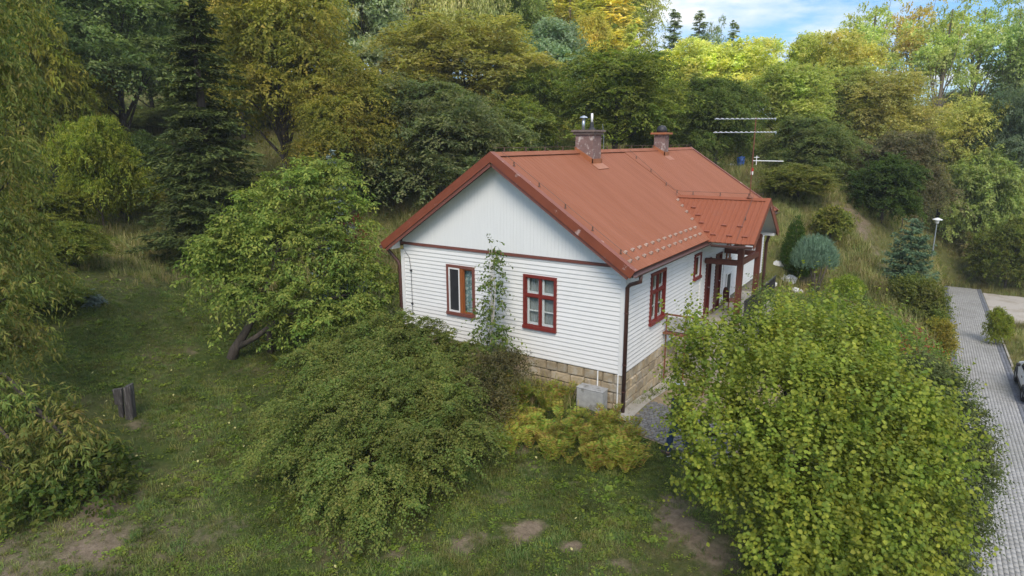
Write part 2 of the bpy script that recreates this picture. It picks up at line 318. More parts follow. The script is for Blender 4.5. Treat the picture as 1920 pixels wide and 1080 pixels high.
def bare(x, y):
    r2 = (x[:, None]-BARE[None, :, 0])**2 + (y[:, None]-BARE[None, :, 1])**2
    wob = .75+.35*np.sin(3.1*x+1.7*y)*np.sin(2.2*y-1.3*x); sm = BARE[:, 2] < .45; e = BARE[None, :, 3]*np.exp(-r2/(BARE[None, :, 2]**2))
    return np.clip(e[:, ~sm].sum(1)*wob+1.3*e[:, sm].sum(1), 0, 1)

def grid_axis(a, b, fine, far):
    mid = np.arange(a, b+.001, fine); lo = a-np.geomspace(1, far, 26)[::-1]; hi = b+np.geomspace(1, far, 26)
    return np.concatenate([lo, mid, hi])
gx = grid_axis(-34, 16, .27, 700); gy = grid_axis(-14, 52, .27, 700)
GX, GY = np.meshgrid(gx, gy); gxx, gyy = GX.ravel(), GY.ravel()
GZ = np.concatenate([ground_z(gxx[i:i+4000], gyy[i:i+4000]) for i in range(0, len(gxx), 4000)])
nx, ny = len(gx), len(gy)
idx = np.arange(nx*ny).reshape(ny, nx)
quads = np.stack([idx[:-1, :-1], idx[:-1, 1:], idx[1:, 1:], idx[1:, :-1]], -1).reshape(-1, 4)
def mesh_np(name, V, F, smooth=False):
    V = np.asarray(V, np.float32); F = np.asarray(F, np.int32); k = F.shape[1]
    me = bpy.data.meshes.new(name); me.vertices.add(len(V)); me.vertices.foreach_set('co', V.ravel())
    me.loops.add(F.size); me.loops.foreach_set('vertex_index', F.ravel())
    me.polygons.add(len(F)); me.polygons.foreach_set('loop_start', np.arange(0, F.size, k, dtype=np.int32))
    if smooth: me.polygons.foreach_set('use_smooth', np.ones(len(F), bool))
    me.update(calc_edges=True); return me
gme = mesh_np('ground', np.stack([gxx, gyy, GZ], -1), quads, True)
at_b = gme.attributes.new('bare', 'FLOAT', 'POINT'); at_b.data.foreach_set('value', bare(gxx, gyy).astype(np.float32))
meadowness = np.clip(sstep(17, 27, gyy*.81-gxx*.54-(-13.68*.81-5.8*.54)-2) + sstep(2.5, 5, gxx)*sstep(8, 12, gyy), 0, 1)
at_m = gme.attributes.new('meadow', 'FLOAT', 'POINT'); at_m.data.foreach_set('value', meadowness.astype(np.float32))
def groundmat():
    m, t, n, l = newmat('ground_turf'); o = n('ShaderNodeOutputMaterial'); p = n('ShaderNodeBsdfPrincipled'); l(p.outputs[0], o.inputs[0])
    p.inputs['Roughness'].default_value = .95; p.inputs['Specular IOR Level'].default_value = .1
    c = n('ShaderNodeTexCoord')
    def noise(s, d=6, r_=.62):
        z = n('ShaderNodeTexNoise'); z.inputs['Scale'].default_value = s; z.inputs['Detail'].default_value = d; z.inputs['Roughness'].default_value = r_; l(c.outputs['Object'], z.inputs['Vector']); return z
    n1, n2, n3 = noise(.5), noise(9), noise(2.6, 9, .72)
    turf = ramp(t, [(.25, (.03, .046, .012)), (.5, (.052, .074, .017)), (.72, (.085, .10, .026))]); l(n2.outputs[0], turf.inputs[0])
    dry = ramp(t, [(.3, (.085, .07, .034)), (.7, (.16, .125, .07))]); l(n2.outputs[0], dry.inputs[0])
    mead = ramp(t, [(.3, (.075, .085, .024)), (.55, (.12, .12, .04)), (.75, (.17, .145, .065))]); l(n3.outputs[0], mead.inputs[0])
    soil = ramp(t, [(.3, (.13, .10, .068)), (.55, (.20, .155, .108)), (.8, (.27, .215, .155))]); l(n2.outputs[0], soil.inputs[0])
    am = n('ShaderNodeAttribute'); am.attribute_name = 'meadow'; ab = n('ShaderNodeAttribute'); ab.attribute_name = 'bare'
    r1 = ramp(t, [(.47, (0, 0, 0)), (.66, (.75, .75, .75))]); l(n1.outputs[0], r1.inputs[0])
    def mixn(f, a, b):
        x = n('ShaderNodeMix'); x.data_type = 'RGBA'; l(f, x.inputs[0]); l(a, x.inputs[6]); l(b, x.inputs[7]); return x.outputs[2]
    a = mixn(r1.outputs[0], turf.outputs[0], dry.outputs[0]); a = mixn(am.outputs['Fac'], a, mead.outputs[0])
    sm = n('ShaderNodeMath'); sm.operation = 'MULTIPLY_ADD'; l(n3.outputs[0], sm.inputs[0]); sm.inputs[1].default_value = 1.5; sm.inputs[2].default_value = -.75
    s2 = n('ShaderNodeMath'); s2.operation = 'ADD'; l(ab.outputs['Fac'], s2.inputs[0]); l(sm.outputs[0], s2.inputs[1])
    r2 = ramp(t, [(.22, (0, 0, 0)), (.72, (1, 1, 1))]); l(s2.outputs[0], r2.inputs[0])
    a = mixn(r2.outputs[0], a, soil.outputs[0]); l(a, p.inputs['Base Color'])
    bz = noise(28, 6); bp = n('ShaderNodeBump'); bp.inputs['Strength'].default_value = .8; bp.inputs['Distance'].default_value = .06; l(bz.outputs[0], bp.inputs['Height']); l(bp.outputs[0], p.inputs['Normal'])
    return m
tag(link('ground', gme, groundmat()), kind='structure')

# ------------------------------------------------------------------ the air over the valley
hzm = bpy.data.materials.new('haze'); hzm.use_nodes = True; _t = hzm.node_tree; _t.nodes.clear()
_o = _t.nodes.new('ShaderNodeOutputMaterial'); _v = _t.nodes.new('ShaderNodeVolumePrincipled'); _v.inputs['Color'].default_value = (.86, .92, 1, 1); _v.inputs['Density'].default_value = HAZE
_t.links.new(_v.outputs[0], _o.inputs['Volume'])
tag(MB().box(-780, 780, -780, 780, -8, 48).build('haze', hzm), kind='stuff')

# ------------------------------------------------------------------ driveway, gravel yard, path, setts
DY0, DY1 = -8.0, 43.0
dm = MB()
dm.add([(DRX0-.02, DY0, drive_z(DY0)), (DRX1+.02, DY0, drive_z(DY0)), (DRX1+.02, DY1, drive_z(DY1)), (DRX0-.02, DY1, drive_z(DY1))], [(0, 1, 2, 3)])
drive = tag(dm.build('driveway', MT['joint']), kind='structure')
rnd = random.Random(5)
def blocks(x0, x1, bw, bl, parent, name, m):
    V = []; F = []; ncol = int(round((x1-x0)/bw)); bw = (x1-x0)/ncol
    for c in range(ncol):
        y = DY0 + (bl/2 if c % 2 else 0)
        while y < DY1-bl:
            xa, xb, ya, yb = x0+c*bw+.0025, x0+(c+1)*bw-.0025, y+.001, y+bl-.001
            h = .018+rnd.random()*.002; b = len(V); i = .004
            za, zb = drive_z(ya), drive_z(yb)
            V += [(xa, ya, za), (xb, ya, za), (xb, yb, zb), (xa, yb, zb), (xa+i, ya+i, za+h), (xb-i, ya+i, za+h), (xb-i, yb-i, zb+h), (xa+i, yb-i, zb+h)]
            F += [(b+4, b+5, b+6, b+7), (b, b+1, b+5, b+4), (b+1, b+2, b+6, b+5), (b+2, b+3, b+7, b+6), (b+3, b, b+4, b+7)]
            y += bl
    return tag(link(name, mesh_np(name, V, F), m, parent), kind='stuff')
blocks(DRX0+.22, DRX1-.26, .105, .21, drive, 'paver_blocks', MT['paver'])
blocks(DRX0, DRX0+.22, .105, .21, drive, 'border_blocks', MT['paverdk'])
blocks(DRX1-.26, DRX1, .13, .21, drive, 'border_blocks', MT['paverdk'])
kb = MB(); kb.hexa([(DRX1+.03, 21, drive_z(21)-.1), (DRX1+.11, 21, drive_z(21)-.1), (DRX1+.11, 29.5, drive_z(29.5)-.1), (DRX1+.03, 29.5, drive_z(29.5)-.1),
                    (DRX1+.03, 21, drive_z(21)+.06), (DRX1+.11, 21, drive_z(21)+.06), (DRX1+.11, 29.5, drive_z(29.5)+.06), (DRX1+.03, 29.5, drive_z(29.5)+.06)])
tag(kb.build('kerb_strip', MT['concrete']), kind='structure')
def sheet(name, poly, m, lift=.02, n=10):
    """a sheet following the ground between four corners"""
    a, b, c, d = [np.array(p, float) for p in poly]; V = []; F = []
    for i in range(n+1):
        for j in range(n+1):
            s_, t_ = i/n, j/n; p = (a*(1-s_)+b*s_)*(1-t_)+(d*(1-s_)+c*s_)*t_
            V.append((p[0], p[1], gz(p[0], p[1])+lift))
    for i in range(n):
        for j in range(n): q = i*(n+1)+j; F.append((q, q+n+1, q+n+2, q+1))
    return tag(link(name, mesh_np(name, V, F), m), kind='structure')
sheet('gravel_yard', [(DRX1+.05, 31.2), (17, 31.2), (17, 41), (DRX1+.05, 41.5)], MT['gravel'])
sheet('gravel_yard', [(DRX1+.05, 8), (14, 8), (14, 20.4), (DRX1+.05, 20.4)], MT['gravel'])
# cobbled path round the corner of the house
pth = sheet('cobbled_path', [(.34, -.95), (2.9, -1.0), (2.9, 5.5), (.34, 5.5)], MT['dirt'], .012, 14)
apr = sheet('concrete_apron', [(.03, -.35), (.38, -.45), (.38, 5.5), (.03, 5.5)], MT['concrete'], .03, 14)
rnd = random.Random(8); sett_me = []
for k in range(5):
    b = MB(); a_ = .062+.006*rnd.random(); c_ = .05+.006*rnd.random(); i = .012
    b.hexa([(-a_, -c_, -.03), (a_, -c_, -.03), (a_, c_, -.03), (-a_, c_, -.03), (-a_+i, -c_+i, .026), (a_-i, -c_+i, .024), (a_-i, c_-i, .027), (-a_+i, c_-i, .024)])
    me = b.mesh('sett'); me.materials.append(MT['sett']); sett_me.append(me)
ns = 0
for i in range(0, 44):
    for j in range(0, 19):
        x = .46+j*.136+rnd.uniform(-.01, .01)+(.05 if i % 2 else 0); y = -.88+i*.113+rnd.uniform(-.008, .008)
        if x < 2.8 and ns < 300 and y < -.85+.0+4.6-(x-.4)*1.2 and y > -.92+.30*max(0, 1.0-x):
            o = link('sett', sett_me[rnd.randrange(5)], None, pth, (x, y, gz(x, y)+.018+rnd.uniform(-.006, .006))); o.rotation_euler = (rnd.uniform(-.05, .05), rnd.uniform(-.05, .05), rnd.uniform(-.07, .07)); ns += 1

# ------------------------------------------------------------------ the house
W, LEN, H1 = 7.11, 15.0, 2.71
XR = -W/2; ZR = 5.29; EV = .37; ZE = 2.69; OV = .436; YF = LEN+.375
SL = (ZR-ZE)/(W/2+EV)                     # roof slope
def roof_z(x): return ZR-SL*abs(x-XR)
HOUSE = empty('house', (0, 0, 0), 0, 'white clapboard house with rusty red metal roof, two chimneys and timber porch', 'house')
def part(name, mb, m, parent=None, bevel=0, smooth=False): return mb.build(name, m, parent or HOUSE, bevel=bevel, smooth=smooth)

GH = [(-5.40, -4.44, .78, 2.23), (-2.82, -1.85, .78, 2.23)]         # window openings in the gable wall: x0, x1, z0, z1
SH = [(1.64, 2.69, .84, 2.25), (5.22, 5.86, 1.40, 2.22), (6.5, 7.05, -.12, 1.88), (7.6, 8.31, -.12, 1.88), (8.84, 9.34, 1.44, 2.2)]   # in the side wall: y0, y1, z0, z1
def rects(u0, u1, v0, v1, holes):
    res = []; us = sorted({u0, u1, *[h[0] for h in holes if u0 < h[0] < u1], *[h[1] for h in holes if u0 < h[1] < u1]})
    for a, b in zip(us[:-1], us[1:]):
        cuts = sorted([(max(v0, h[2]), min(v1, h[3])) for h in holes if h[0] < (a+b)/2 < h[1] and h[2] < v1 and h[3] > v0]); v = v0
        for c0, c1 in cuts:
            if c0 > v+1e-4: res.append((a, b, v, c0))
            v = max(v, c1)
        if v < v1-1e-4: res.append((a, b, v, v1))
    return res
# structural walls with openings (0.2 m thick)
gw = MB()
for a, b, c, d in rects(-W+.03, -.03, 0.0, 2.66, GH): gw.box(a, b, .03, .22, c, d)
GW = part('gable_wall', gw, MT['white'])
sw = MB()
for a, b, c, d in rects(.225, LEN-.03, -.02, 2.66, SH): sw.box(-.22, -.03, a, b, c, d)
SW = part('side_wall', sw, MT['white'])
ow = MB(); ow.box(-W+.02, -W+.2, .23, LEN-.23, 0, 2.5).box(-W+.03, -.23, LEN-.22, LEN-.02, 0, 2.6)
ow.add([(-W+.03, LEN-.02, 2.61), (-.03, LEN-.02, 2.61), (XR, LEN-.02, ZR-.13), (-W+.03, LEN-.2, 2.61), (-.03, LEN-.2, 2.61), (XR, LEN-.2, ZR-.13)], [(0, 2, 1), (3, 4, 5), (0, 1, 4, 3), (1, 2, 5, 4), (2, 0, 3, 5)])
part('rear_wall', ow, MT['siding'])
fl = MB(); fl.box(-W+.25, -.25, .25, LEN-.25, -.1, -.03); part('room_floor', fl, MT['dark'])
rm = MB(); rm.box(-W+.3, -.3, .55, .58, -.02, 2.5).box(-.62, -.58, .6, 14, -.02, 2.5); part('inner_wall', rm, MT['dark'])

# siding: one board per course, cut round the openings
NC = 24; CH = H1/NC
jr = random.Random(3)
def board(axis, parent, u0, u1, holes, zc0, zc1):
    pieces = []
    for a, e, c, d in rects(u0, u1, zc0, zc1, holes):
        if e-a > 2.6: j_ = a+(e-a)*jr.uniform(.3, .7); pieces += [(a, j_-.002, c, d), (j_+.002, e, c, d)]     # butt joint
        else: pieces.append((a, e, c, d))
    for a, e, c, d in pieces:
        b = MB(); q = lambda z: (z-zc0)/CH; prof = [(-.028, c)]          # face leans out to a rolled lower lip
        prof += [(.013, c), (.021, c+.02)] if q(c) < .05 else [(.022-q(c)*.018, c)]
        prof += [(.022-q(d)*.018, d), (-.028, d)]
        vs = [((a, -t, z) if axis == 'x' else (t, a, z)) for t, z in prof]+[((e, -t, z) if axis == 'x' else (t, e, z)) for t, z in prof]; n = len(prof)
        fs = [(k, k+n, (k+1) % n+n, (k+1) % n) for k in range(n)]+[tuple(range(n)), tuple(range(2*n-1, n-1, -1))]
        if axis == 'y': fs = [tuple(reversed(f)) for f in fs]
        b.add(vs, fs)
        b.build('siding_board', MT['siding'], parent)
fr = .0
for k in range(NC):
    z0, z1 = k*CH, (k+1)*CH-.002
    if k < NC-0:
        board('x', GW, -W+.09, -.095, GH, z0, min(z1, 2.66))
        board('y', SW, .095, 5.93, SH, z0, min(z1, 2.66)); board('y', SW, 6.03, 8.60, SH, z0, min(z1, 2.66)); board('y', SW, 8.70, LEN-.06, SH, z0, min(z1, 2.66))
# corner posts and joint strips
for a in ((-.09, -.09, .032, .032), ):
    c = MB(); c.box(-.09, .032, -.034, .0, -.01, 2.6).box(.0, .034, .002, .09, -.01, 2.6); part('corner_board', c, MT['white'])
c = MB(); c.box(-W-.03, -W+.085, -.034, .09, -.01, 2.5); part('corner_board', c, MT['white'])
for y in (5.98, 8.65): c = MB(); c.box(-.02, .036, y-.045, y+.045, -.01, 2.62); part('joint_strip', c, MT['white'])
# gable triangle: vertical boards, real grooves
gb = MB(); nb = 68; bw = (W-.1)/nb
for i in range(nb):
    x0 = -W+.05+i*bw; x1 = x0+bw-.0018
    z0, z1 = roof_z(x0)-.16, roof_z(x1)-.16
    if min(z0, z1) < 2.76: continue
    gb.hexa([(x0, -.03, 2.745), (x1, -.03, 2.745), (x1, .0, 2.745), (x0, .0, 2.745), (x0, -.03, z0), (x1, -.03, z1), (x1, 0, z1), (x0, 0, z0)])
tag(part('gable_boarding', gb, MT['boards']), kind='stuff')
gk = MB(); gk.add([(-W+.05, .002, 2.67), (-.05, .002, 2.67), (XR, .002, ZR-.15), (-W+.05, .1, 2.67), (-.05, .1, 2.67), (XR, .1, ZR-.15)], [(0, 1, 2), (3, 5, 4), (0, 3, 4, 1), (1, 4, 5, 2), (2, 5, 3, 0)])
part('gable_backing', gk, MT['boards'])
tb = MB(); tb.box(-W+.0, -.02, -.055, -.004, 2.665, 2.735); part('trim_board', tb, MT['trim'])

# plinth of dressed stones
pl = MB(); pl.box(-W+.04, -.06, .06, .3, -1.9, -.005).box(-.3, -.06, .31, LEN, -1.9, -.03).box(-W+.04, -W+.25, .31, LEN, -1.5, -.01).box(-W+.26, -.31, LEN-.25, LEN-.04, -1.5, -.04)
PL = part('plinth', pl, MT['mortar'])
rnd = random.Random(11)
def stone_row(axis, u0, u1, z0, z1):
    u = u0
    while u < u1-.05:
        w_ = min(rnd.uniform(.28, .62), u1-u)
        if u1-u-w_ < .16: w_ = u1-u
        a, b = u+.008, u+w_-.008; c, d = z0+.007, z1-.007; o1 = rnd.uniform(.0, .03)
        j = lambda s=.012: rnd.uniform(-s, s); i = .022; mb = MB()
        if axis == 'x':
            mb.add([(a, .055, c), (b, .055, c), (b, .055, d), (a, .055, d), (a+i, -o1+.012, c+i+j()), (b-i, -o1+j()+.012, c+i+j()), (b-i, -o1+.01, d-i+j()), (a+i, -o1+j()+.012, d-i+j())],
                   [(0, 1, 5, 4), (1, 2, 6, 5), (2, 3, 7, 6), (3, 0, 4, 7), (4, 5, 6, 7)])
        else:
            mb.add([(-.055, a, c), (-.055, b, c), (-.055, b, d), (-.055, a, d), (o1-.012, a+i, c+i+j()), (o1+j()-.012, b-i, c+i+j()), (o1-.01, b-i, d-i+j()), (o1+j()-.012, a+i, d-i+j())],
                   [(0, 1, 5, 4), (1, 2, 6, 5), (2, 3, 7, 6), (3, 0, 4, 7), (4, 5, 6, 7)])
        mb.build('stone', MT['stone'], PL); u += w_
for k, (z0, z1) in enumerate([(-.27, -.01), (-.52, -.27), (-.80, -.52), (-1.08, -.80), (-1.36, -1.08)]):
    if k < 4: stone_row('x', -W+.06 if k < 2 else -4.5, -.01, z0, z1)
    stone_row('y', .0, 8.0, z0, z1)

# windows -----------------------------------------------------------
def window(axis, u0, u1, z0, z1, mats, style):
    """style: casement (old red four-light with white inner sashes), tilt (modern with open sash), plain"""
    P = (lambda u, v, z: (u, v, z)) if axis == 'x' else (lambda u, v, z: (-v, u, z))     # v>0 goes into the wall
    def bx(mb, a, b, v0, v1, c, d):
        p, q = P(a, v0, c), P(b, v1, d); return mb.box(min(p[0], q[0]), max(p[0], q[0]), min(p[1], q[1]), max(p[1], q[1]), c, d)
    root = MB(); cw = .06
    bx(root, u0-.012, u0+cw, -.058, .1, z0+.09, z1); bx(root, u1-cw, u1+.012, -.058, .1, z0+.09, z1)
    bx(root, u0+cw, u1-cw, -.055, .1, z1-.075, z1-.001)
    wn = part('window', root, mats)
    s = MB(); bx(s, u0-.02, u1+.02, -.09, .1, z0, z0+.088); s.build('sill', mats, wn)
    um = (u0+u1)/2
    if style == 'casement':
        zt = z0+.09+(z1-z0-.16)*.62
        f = MB(); bx(f, um-.026, um+.026, -.035, .05, z0+.09, z1-.077); bx(f, u0+cw, um-.027, -.03, .06, zt-.028, zt+.036); bx(f, um+.027, u1-cw, -.03, .06, zt-.028, zt+.036)
        f.build('mullion', mats, wn)
        for a, b in ((u0+cw, um-.027), (um+.027, u1-cw)):
            for c, d, bar in ((z0+.09, zt-.029, True), (zt+.037, z1-.077, False)):
                q = MB(); bx(q, a+.001, a+.02, -.012, .02, c+.001, d-.001); bx(q, b-.02, b-.001, -.012, .02, c+.001, d-.001); bx(q, a+.021, b-.021, -.012, .02, c+.001, c+.02); bx(q, a+.021, b-.021, -.012, .02, d-.02, d-.001); q.build('sash', mats, wn)
                g = MB(); bx(g, a+.02, b-.02, .006, .010, c+.02, d-.02); g.build('pane', MT['glass'], wn)
                i = MB(); bx(i, a+.003, a+.075, .022, .06, c+.003, d-.003); bx(i, b-.045, b-.003, .022, .06, c+.003, d-.003); bx(i, a+.076, b-.046, .022, .06, c+.003, c+.075); bx(i, a+.076, b-.046, .022, .06, d-.03, d-.003)
                if bar: bx(i, a+.076, b-.046, .024, .055, (c+d)/2, (c+d)/2+.025)
                i.build('inner_sash', MT['white'], wn)
        r = MB(); bx(r, u0, u0+.015, .101, .24, z0, z1); bx(r, u1-.015, u1, .101, .24, z0, z1); bx(r, u0+.016, u1-.016, .101, .24, z0, z0+.11); r.build('reveal', MT['white'], wn)
    elif style == 'tilt':
        f = MB(); bx(f, um-.02, um+.085, -.04, .06, z0+.09, z1-.077); f.build('mullion', MT['orangewood'], wn)
        a, b, c, d = u0+cw, um-.021, z0+.09, z1-.077
        q = MB(); bx(q, a+.005, a+.04, -.05, .0, c+.002, d-.002); bx(q, b-.04, b-.005, -.05, .0, c+.002, d-.002); bx(q, a+.041, b-.041, -.05, 0, c+.002, c+.045); bx(q, a+.041, b-.041, -.05, 0, d-.045, d-.002)
        q.build('insect_screen_frame', MT['white'], wn)
        m_ = MB(); bx(m_, a+.04, b-.04, -.022, -.019, c+.044, d-.044); m_.build('insect_screen', MT['dark'], wn)
        a, b = um+.086, u1-cw
        q = MB(); bx(q, a+.001, a+.03, -.02, .03, c+.001, d-.001); bx(q, b-.03, b-.001, -.02, .03, c+.001, d-.001); bx(q, a+.031, b-.031, -.02, .03, c+.001, c+.04); bx(q, a+.031, b-.031, -.02, .03, d-.04, d-.001); q.build('sash', MT['orangewood'], wn)
        g = MB(); bx(g, a+.02, b-.02, .004, .008, c+.03, d-.03); g.build('pane', MT['glass'], wn)
    else:
        a, b, c, d = u0+cw, u1-cw, z0+.09, z1-.077
        q = MB(); bx(q, a+.001, a+.04, -.02, .03, c, d); bx(q, b-.04, b-.001, -.02, .03, c, d); bx(q, a+.041, b-.041, -.02, .03, c, c+.04); bx(q, a+.041, b-.041, -.02, .03, d-.04, d); q.build('sash', MT['white'], wn)
        g = MB(); bx(g, a+.03, b-.03, .004, .008, c+.03, d-.03); g.build('pane', MT['glass'], wn)
    # curtain: a wavy sheet behind
    V = []; F = []; n = 40
    for i in range(n+1):
        u = u0+.02+(u1-u0-.04)*i/n; v = .11+.018*math.sin(i*1.9)+.01*math.sin(i*.7)
        V += [P(u, v, z0), P(u, v, z1)]
    for i in range(n): F.append((2*i, 2*i+2, 2*i+3, 2*i+1))
    if style != 'tilt': link('curtain', mesh_np('curtain', V, F, True), MT['curtain'], wn)
    else: link('curtain', mesh_np('curtain', V[40:], [f for f in F[:20]], True), MT['bluecurt'], wn)
    return wn
wt = window('x', *GH[0], MT['trim'], 'tilt'); wt['label'] = 'brown framed window with an open sash and white screen frame'
wc = window('x', *GH[1], MT['redwood'], 'casement'); wc['label'] = 'red framed four pane window in the gable wall'
ws = window('y', *SH[0], MT['redwood'], 'casement'); ws['label'] = 'tall red framed window in the side wall'
window('y', *SH[1], MT['redwood'], 'plain'); window('y', *SH[4], MT['orangewood'], 'plain')
for y0, y1, z0, z1 in SH[2:4]:
    d = MB(); d.box(-.06, -.02, y0+.07, y1-.07, z0, z1-.07); dr = part('door', d, MT['door'])
    f = MB(); f.box(-.1, .045, y0, y0+.068, z0, z1).box(-.1, .045, y1-.068, y1, z0, z1).box(-.1, .043, y0+.069, y1-.069, z1-.068, z1-.002); f.build('door_frame', MT['door'], dr)
    for k in (0, 1): p = MB(); p.box(-.019, -.005, y0+.13, y1-.13, z0+.15+k*.95, z0+.95+k*.85); p.build('door_panel', MT['door'], dr, bevel=.006)
    h = MB(); h.tube([(-.02, y1-.12, z0+1.0), (.05, y1-.12, z0+1.0), (.05, y1-.22, z0+1.0)], .01, 6); h.build('handle', MT['galv'], dr)
h = MB(); h.box(.03, .05, 9.12, 9.58, -.1, .9); part('low_door', h, MT['black'])
h = MB(); h.box(.028, .06, 9.05, 9.115, -.1, .96).box(.028, .06, 9.585, 9.65, -.1, .96).box(.028, .058, 9.116, 9.584, .905, .96); part('low_door_frame', h, MT['white'])

# roof ---------------------------------------------------------------
def ribbed(P0, U, V, ulen, vlen, normal, pitch=.19, rh=.008, steps=None):
    """trapezoid sheet: P0 corner at the ridge, U along the ridge, V down the slope"""
    P0, U, V, Nn = [np.asarray(a, float) for a in (P0, U, V, normal)]
    us = []; k = 0.0
    while k < ulen-.001:
        for f, h in ((0, 0), (.62, 0), (.72, 1), (.90, 1)):
            u = k+f*pitch
            if u < ulen: us.append((u, h))
        k += pitch
    us.append((ulen, 0)); vs = [0, vlen]
    verts = []; faces = []
    for u, h in us:
        for v in vs: verts.append(P0+U*u+V*v+Nn*(h*rh))
    for u, h in us:
        for v in vs: verts.append(P0+U*u+V*v-Nn*.03)
    n = len(us); off = 2*n
    for i in range(n-1):
        a = 2*i; faces.append((a, a+1, a+3, a+2)); faces.append((off+a, off+a+2, off+a+3, off+a+1))
        faces.append((a+1, off+a+1, off+a+3, a+3)); faces.append((a, a+2, off+a+2, off+a))
    faces.append((0, off, off+1, 1)); a = 2*(n-1); faces.append((a, a+1, off+a+1, off+a))
    return verts, faces
cs = 1/math.sqrt(1+SL*SL); sn = SL*cs; SLEN = (W/2+EV)/cs
ROOF = empty('roof', (0, 0, 0)); ROOF.parent = HOUSE
for sgn in (1, -1):
    for (y0, y1, lift) in ((-OV, 7.62, .0), (7.58, YF, .02)):
        vs, fs = ribbed((XR, y0, ZR+lift), (0, 1, 0), (sgn*cs, 0, -sn), y1-y0, SLEN, (sgn*sn, 0, cs))
        if sgn < 0: fs = [tuple(reversed(f)) for f in fs]
        mb = MB(); mb.add(vs, fs); mb.build('roof_slope', MT['roof'], ROOF)
# boarding under the sheets and white soffits on the overhang
for sgn in (1, -1):
    Vd = np.array([sgn*cs, 0, -sn]); Nd = np.array([sgn*sn, 0, cs]); R0 = np.array([XR, 0, ZR])
    def slab(y0, y1, v0, v1, n0, n1, name, m, par):
        q = lambda v, n_, y_: R0+Vd*v+Nd*n_+np.array([0, y_, 0]); a0, a1 = v0-n0*SL, v0-n1*SL     # mitred at the ridge
        return MB().hexa([q(a0, n0, y0), q(v1, n0, y0), q(v1, n0, y1), q(a0, n0, y1), q(a1, n1, y0), q(v1, n1, y0), q(v1, n1, y1), q(a1, n1, y1)]).build(name, m, par)
    slab(-OV+.04, YF-.04, .02, SLEN-.05, -.07, -.034, 'roof_boarding', MT['trim'], ROOF)
    slab(-OV+.05, -.032, .05, SLEN-.36, -.115, -.075, 'soffit', MT['white'], ROOF)
    slab(LEN, YF-.05, .05, SLEN-.36, -.115, -.075, 'soffit', MT['white'], ROOF)
    for y0, y1 in ((-OV-.028, -OV+.004), (YF-.004, YF+.028)):
        slab(y0, y1, 0, SLEN+.03, -.165, .04, 'bargeboard', MT['rake'], ROOF)
        s_ = 1 if y0 < 5 else -1
        slab(min(y0, y1)+.03*s_ if s_ > 0 else y0-.03, (min(y0, y1)+.058) if s_ > 0 else y1-.03, .02, SLEN-.02, -.25, -.168, 'lower_bargeboard', MT['trim'], ROOF)
        slab(y0-.002 if y0 < 5 else y0-.16, y1+.16 if y0 < 5 else y1+.002, -.0, SLEN+.035, .041, .052, 'rake_flashing', MT['rake'], ROOF)
    eb = MB(); zc = ZE-.10; xx = (EV if sgn > 0 else -W-EV); x_in = (.03 if sgn > 0 else -W-.03)
    slab(-OV+.06, YF-.06, SLEN-.05, SLEN-.02, -.15, -.034, 'eaves_board', MT['brown'], ROOF)
# box ends of the eaves (white) on the gable
for sgn in (1, -1):
    x0, x1 = (.035, EV-.08) if sgn > 0 else (-W-EV+.08, -W-.035)
    b = MB(); xs = (x0, x1)
    b.hexa([(x0, -OV+.06, ZE-.14), (x1, -OV+.06, ZE-.14), (x1, -.04, ZE-.14), (x0, -.04, ZE-.14), (x0, -OV+.06, roof_z(x0)-.14), (x1, -OV+.06, roof_z(x1)-.10), (x1, -.04, roof_z(x1)-.10), (x0, -.04, roof_z(x0)-.14)])
    b.build('eaves_box', MT['white'], ROOF)
# rafter tails
rt = MB().box(.035, EV-.075, -.035, .035, -.05, .04).mesh('rafter_tail'); rt.materials.append(MT['brown'])
y = .35
while y < 5.3: link('rafter_tail', rt, None, ROOF, (0, y, ZE-.12)); y += .62
# ridge cap in lengths, with clips
y = -OV-.02
while y < YF-.1:
    y2 = min(y+1.95, YF+.02); b = MB()
    for sgn in (1, -1):
        Vd = np.array([sgn*cs, 0, -sn]); Nd = np.array([sgn*sn, 0, cs]); c = np.array([XR, (y+y2)/2, ZR+.044])+Vd*.09
        b.obox(c, Vd*.09, (0, (y2-y)/2, 0), Nd*.006)
    b.build('ridge_cap', MT['roof'], ROOF); y += 1.93

# porch roof -----------------------------------------------------------
PYR, PHW, PX, PZE = 7.15, 1.78, 1.66, 2.635
PZR = PZE+SL*PHW; PSL = PHW/cs
for sgn in (-1, 1):
    Vd = np.array([0, sgn*cs, -sn]); Nd = np.array([0, sgn*sn, cs])
    vs, fs = ribbed((-1.35, PYR, PZR), (1, 0, 0), Vd, PX+1.35, PSL, Nd, pitch=.15, rh=.013)
    if sgn > 0: fs = [tuple(reversed(f)) for f in fs]
    MB().add(vs, fs).build('porch_roof_slope', MT['proof'], ROOF)
    def pslab(x0, x1, v0, v1, n0, n1, name, m):
        R1 = np.array([0, PYR, PZR]); q = lambda v, n_, x_: R1+Vd*v+Nd*n_+np.array([x_, 0, 0]); a0, a1 = v0-n0*SL, v0-n1*SL
        return MB().hexa([q(a0, n0, x0), q(v1, n0, x0), q(v1, n0, x1), q(a0, n0, x1), q(a1, n1, x0), q(v1, n1, x0), q(v1, n1, x1), q(a1, n1, x1)]).build(name, m, ROOF)
    pslab(.4, PX-.03, .03, PSL-.04, -.07, -.034, 'porch_boarding', MT['white'])
    pslab(PX-.004, PX+.026, 0, PSL+.02, -.17, .03, 'porch_bargeboard', MT['rake'])
    pslab(PX-.1, PX+.03, 0, PSL+.02, .031, .041, 'rake_flashing', MT['proof'])
    b = MB(); c = np.array([(PX-1.2)/2, PYR, PZR+.035])+Vd*.07
    b.obox(c, ((PX+1.2)/2, 0, 0), Vd*.07, Nd*.005); b.build('ridge_cap', MT['proof'], ROOF)
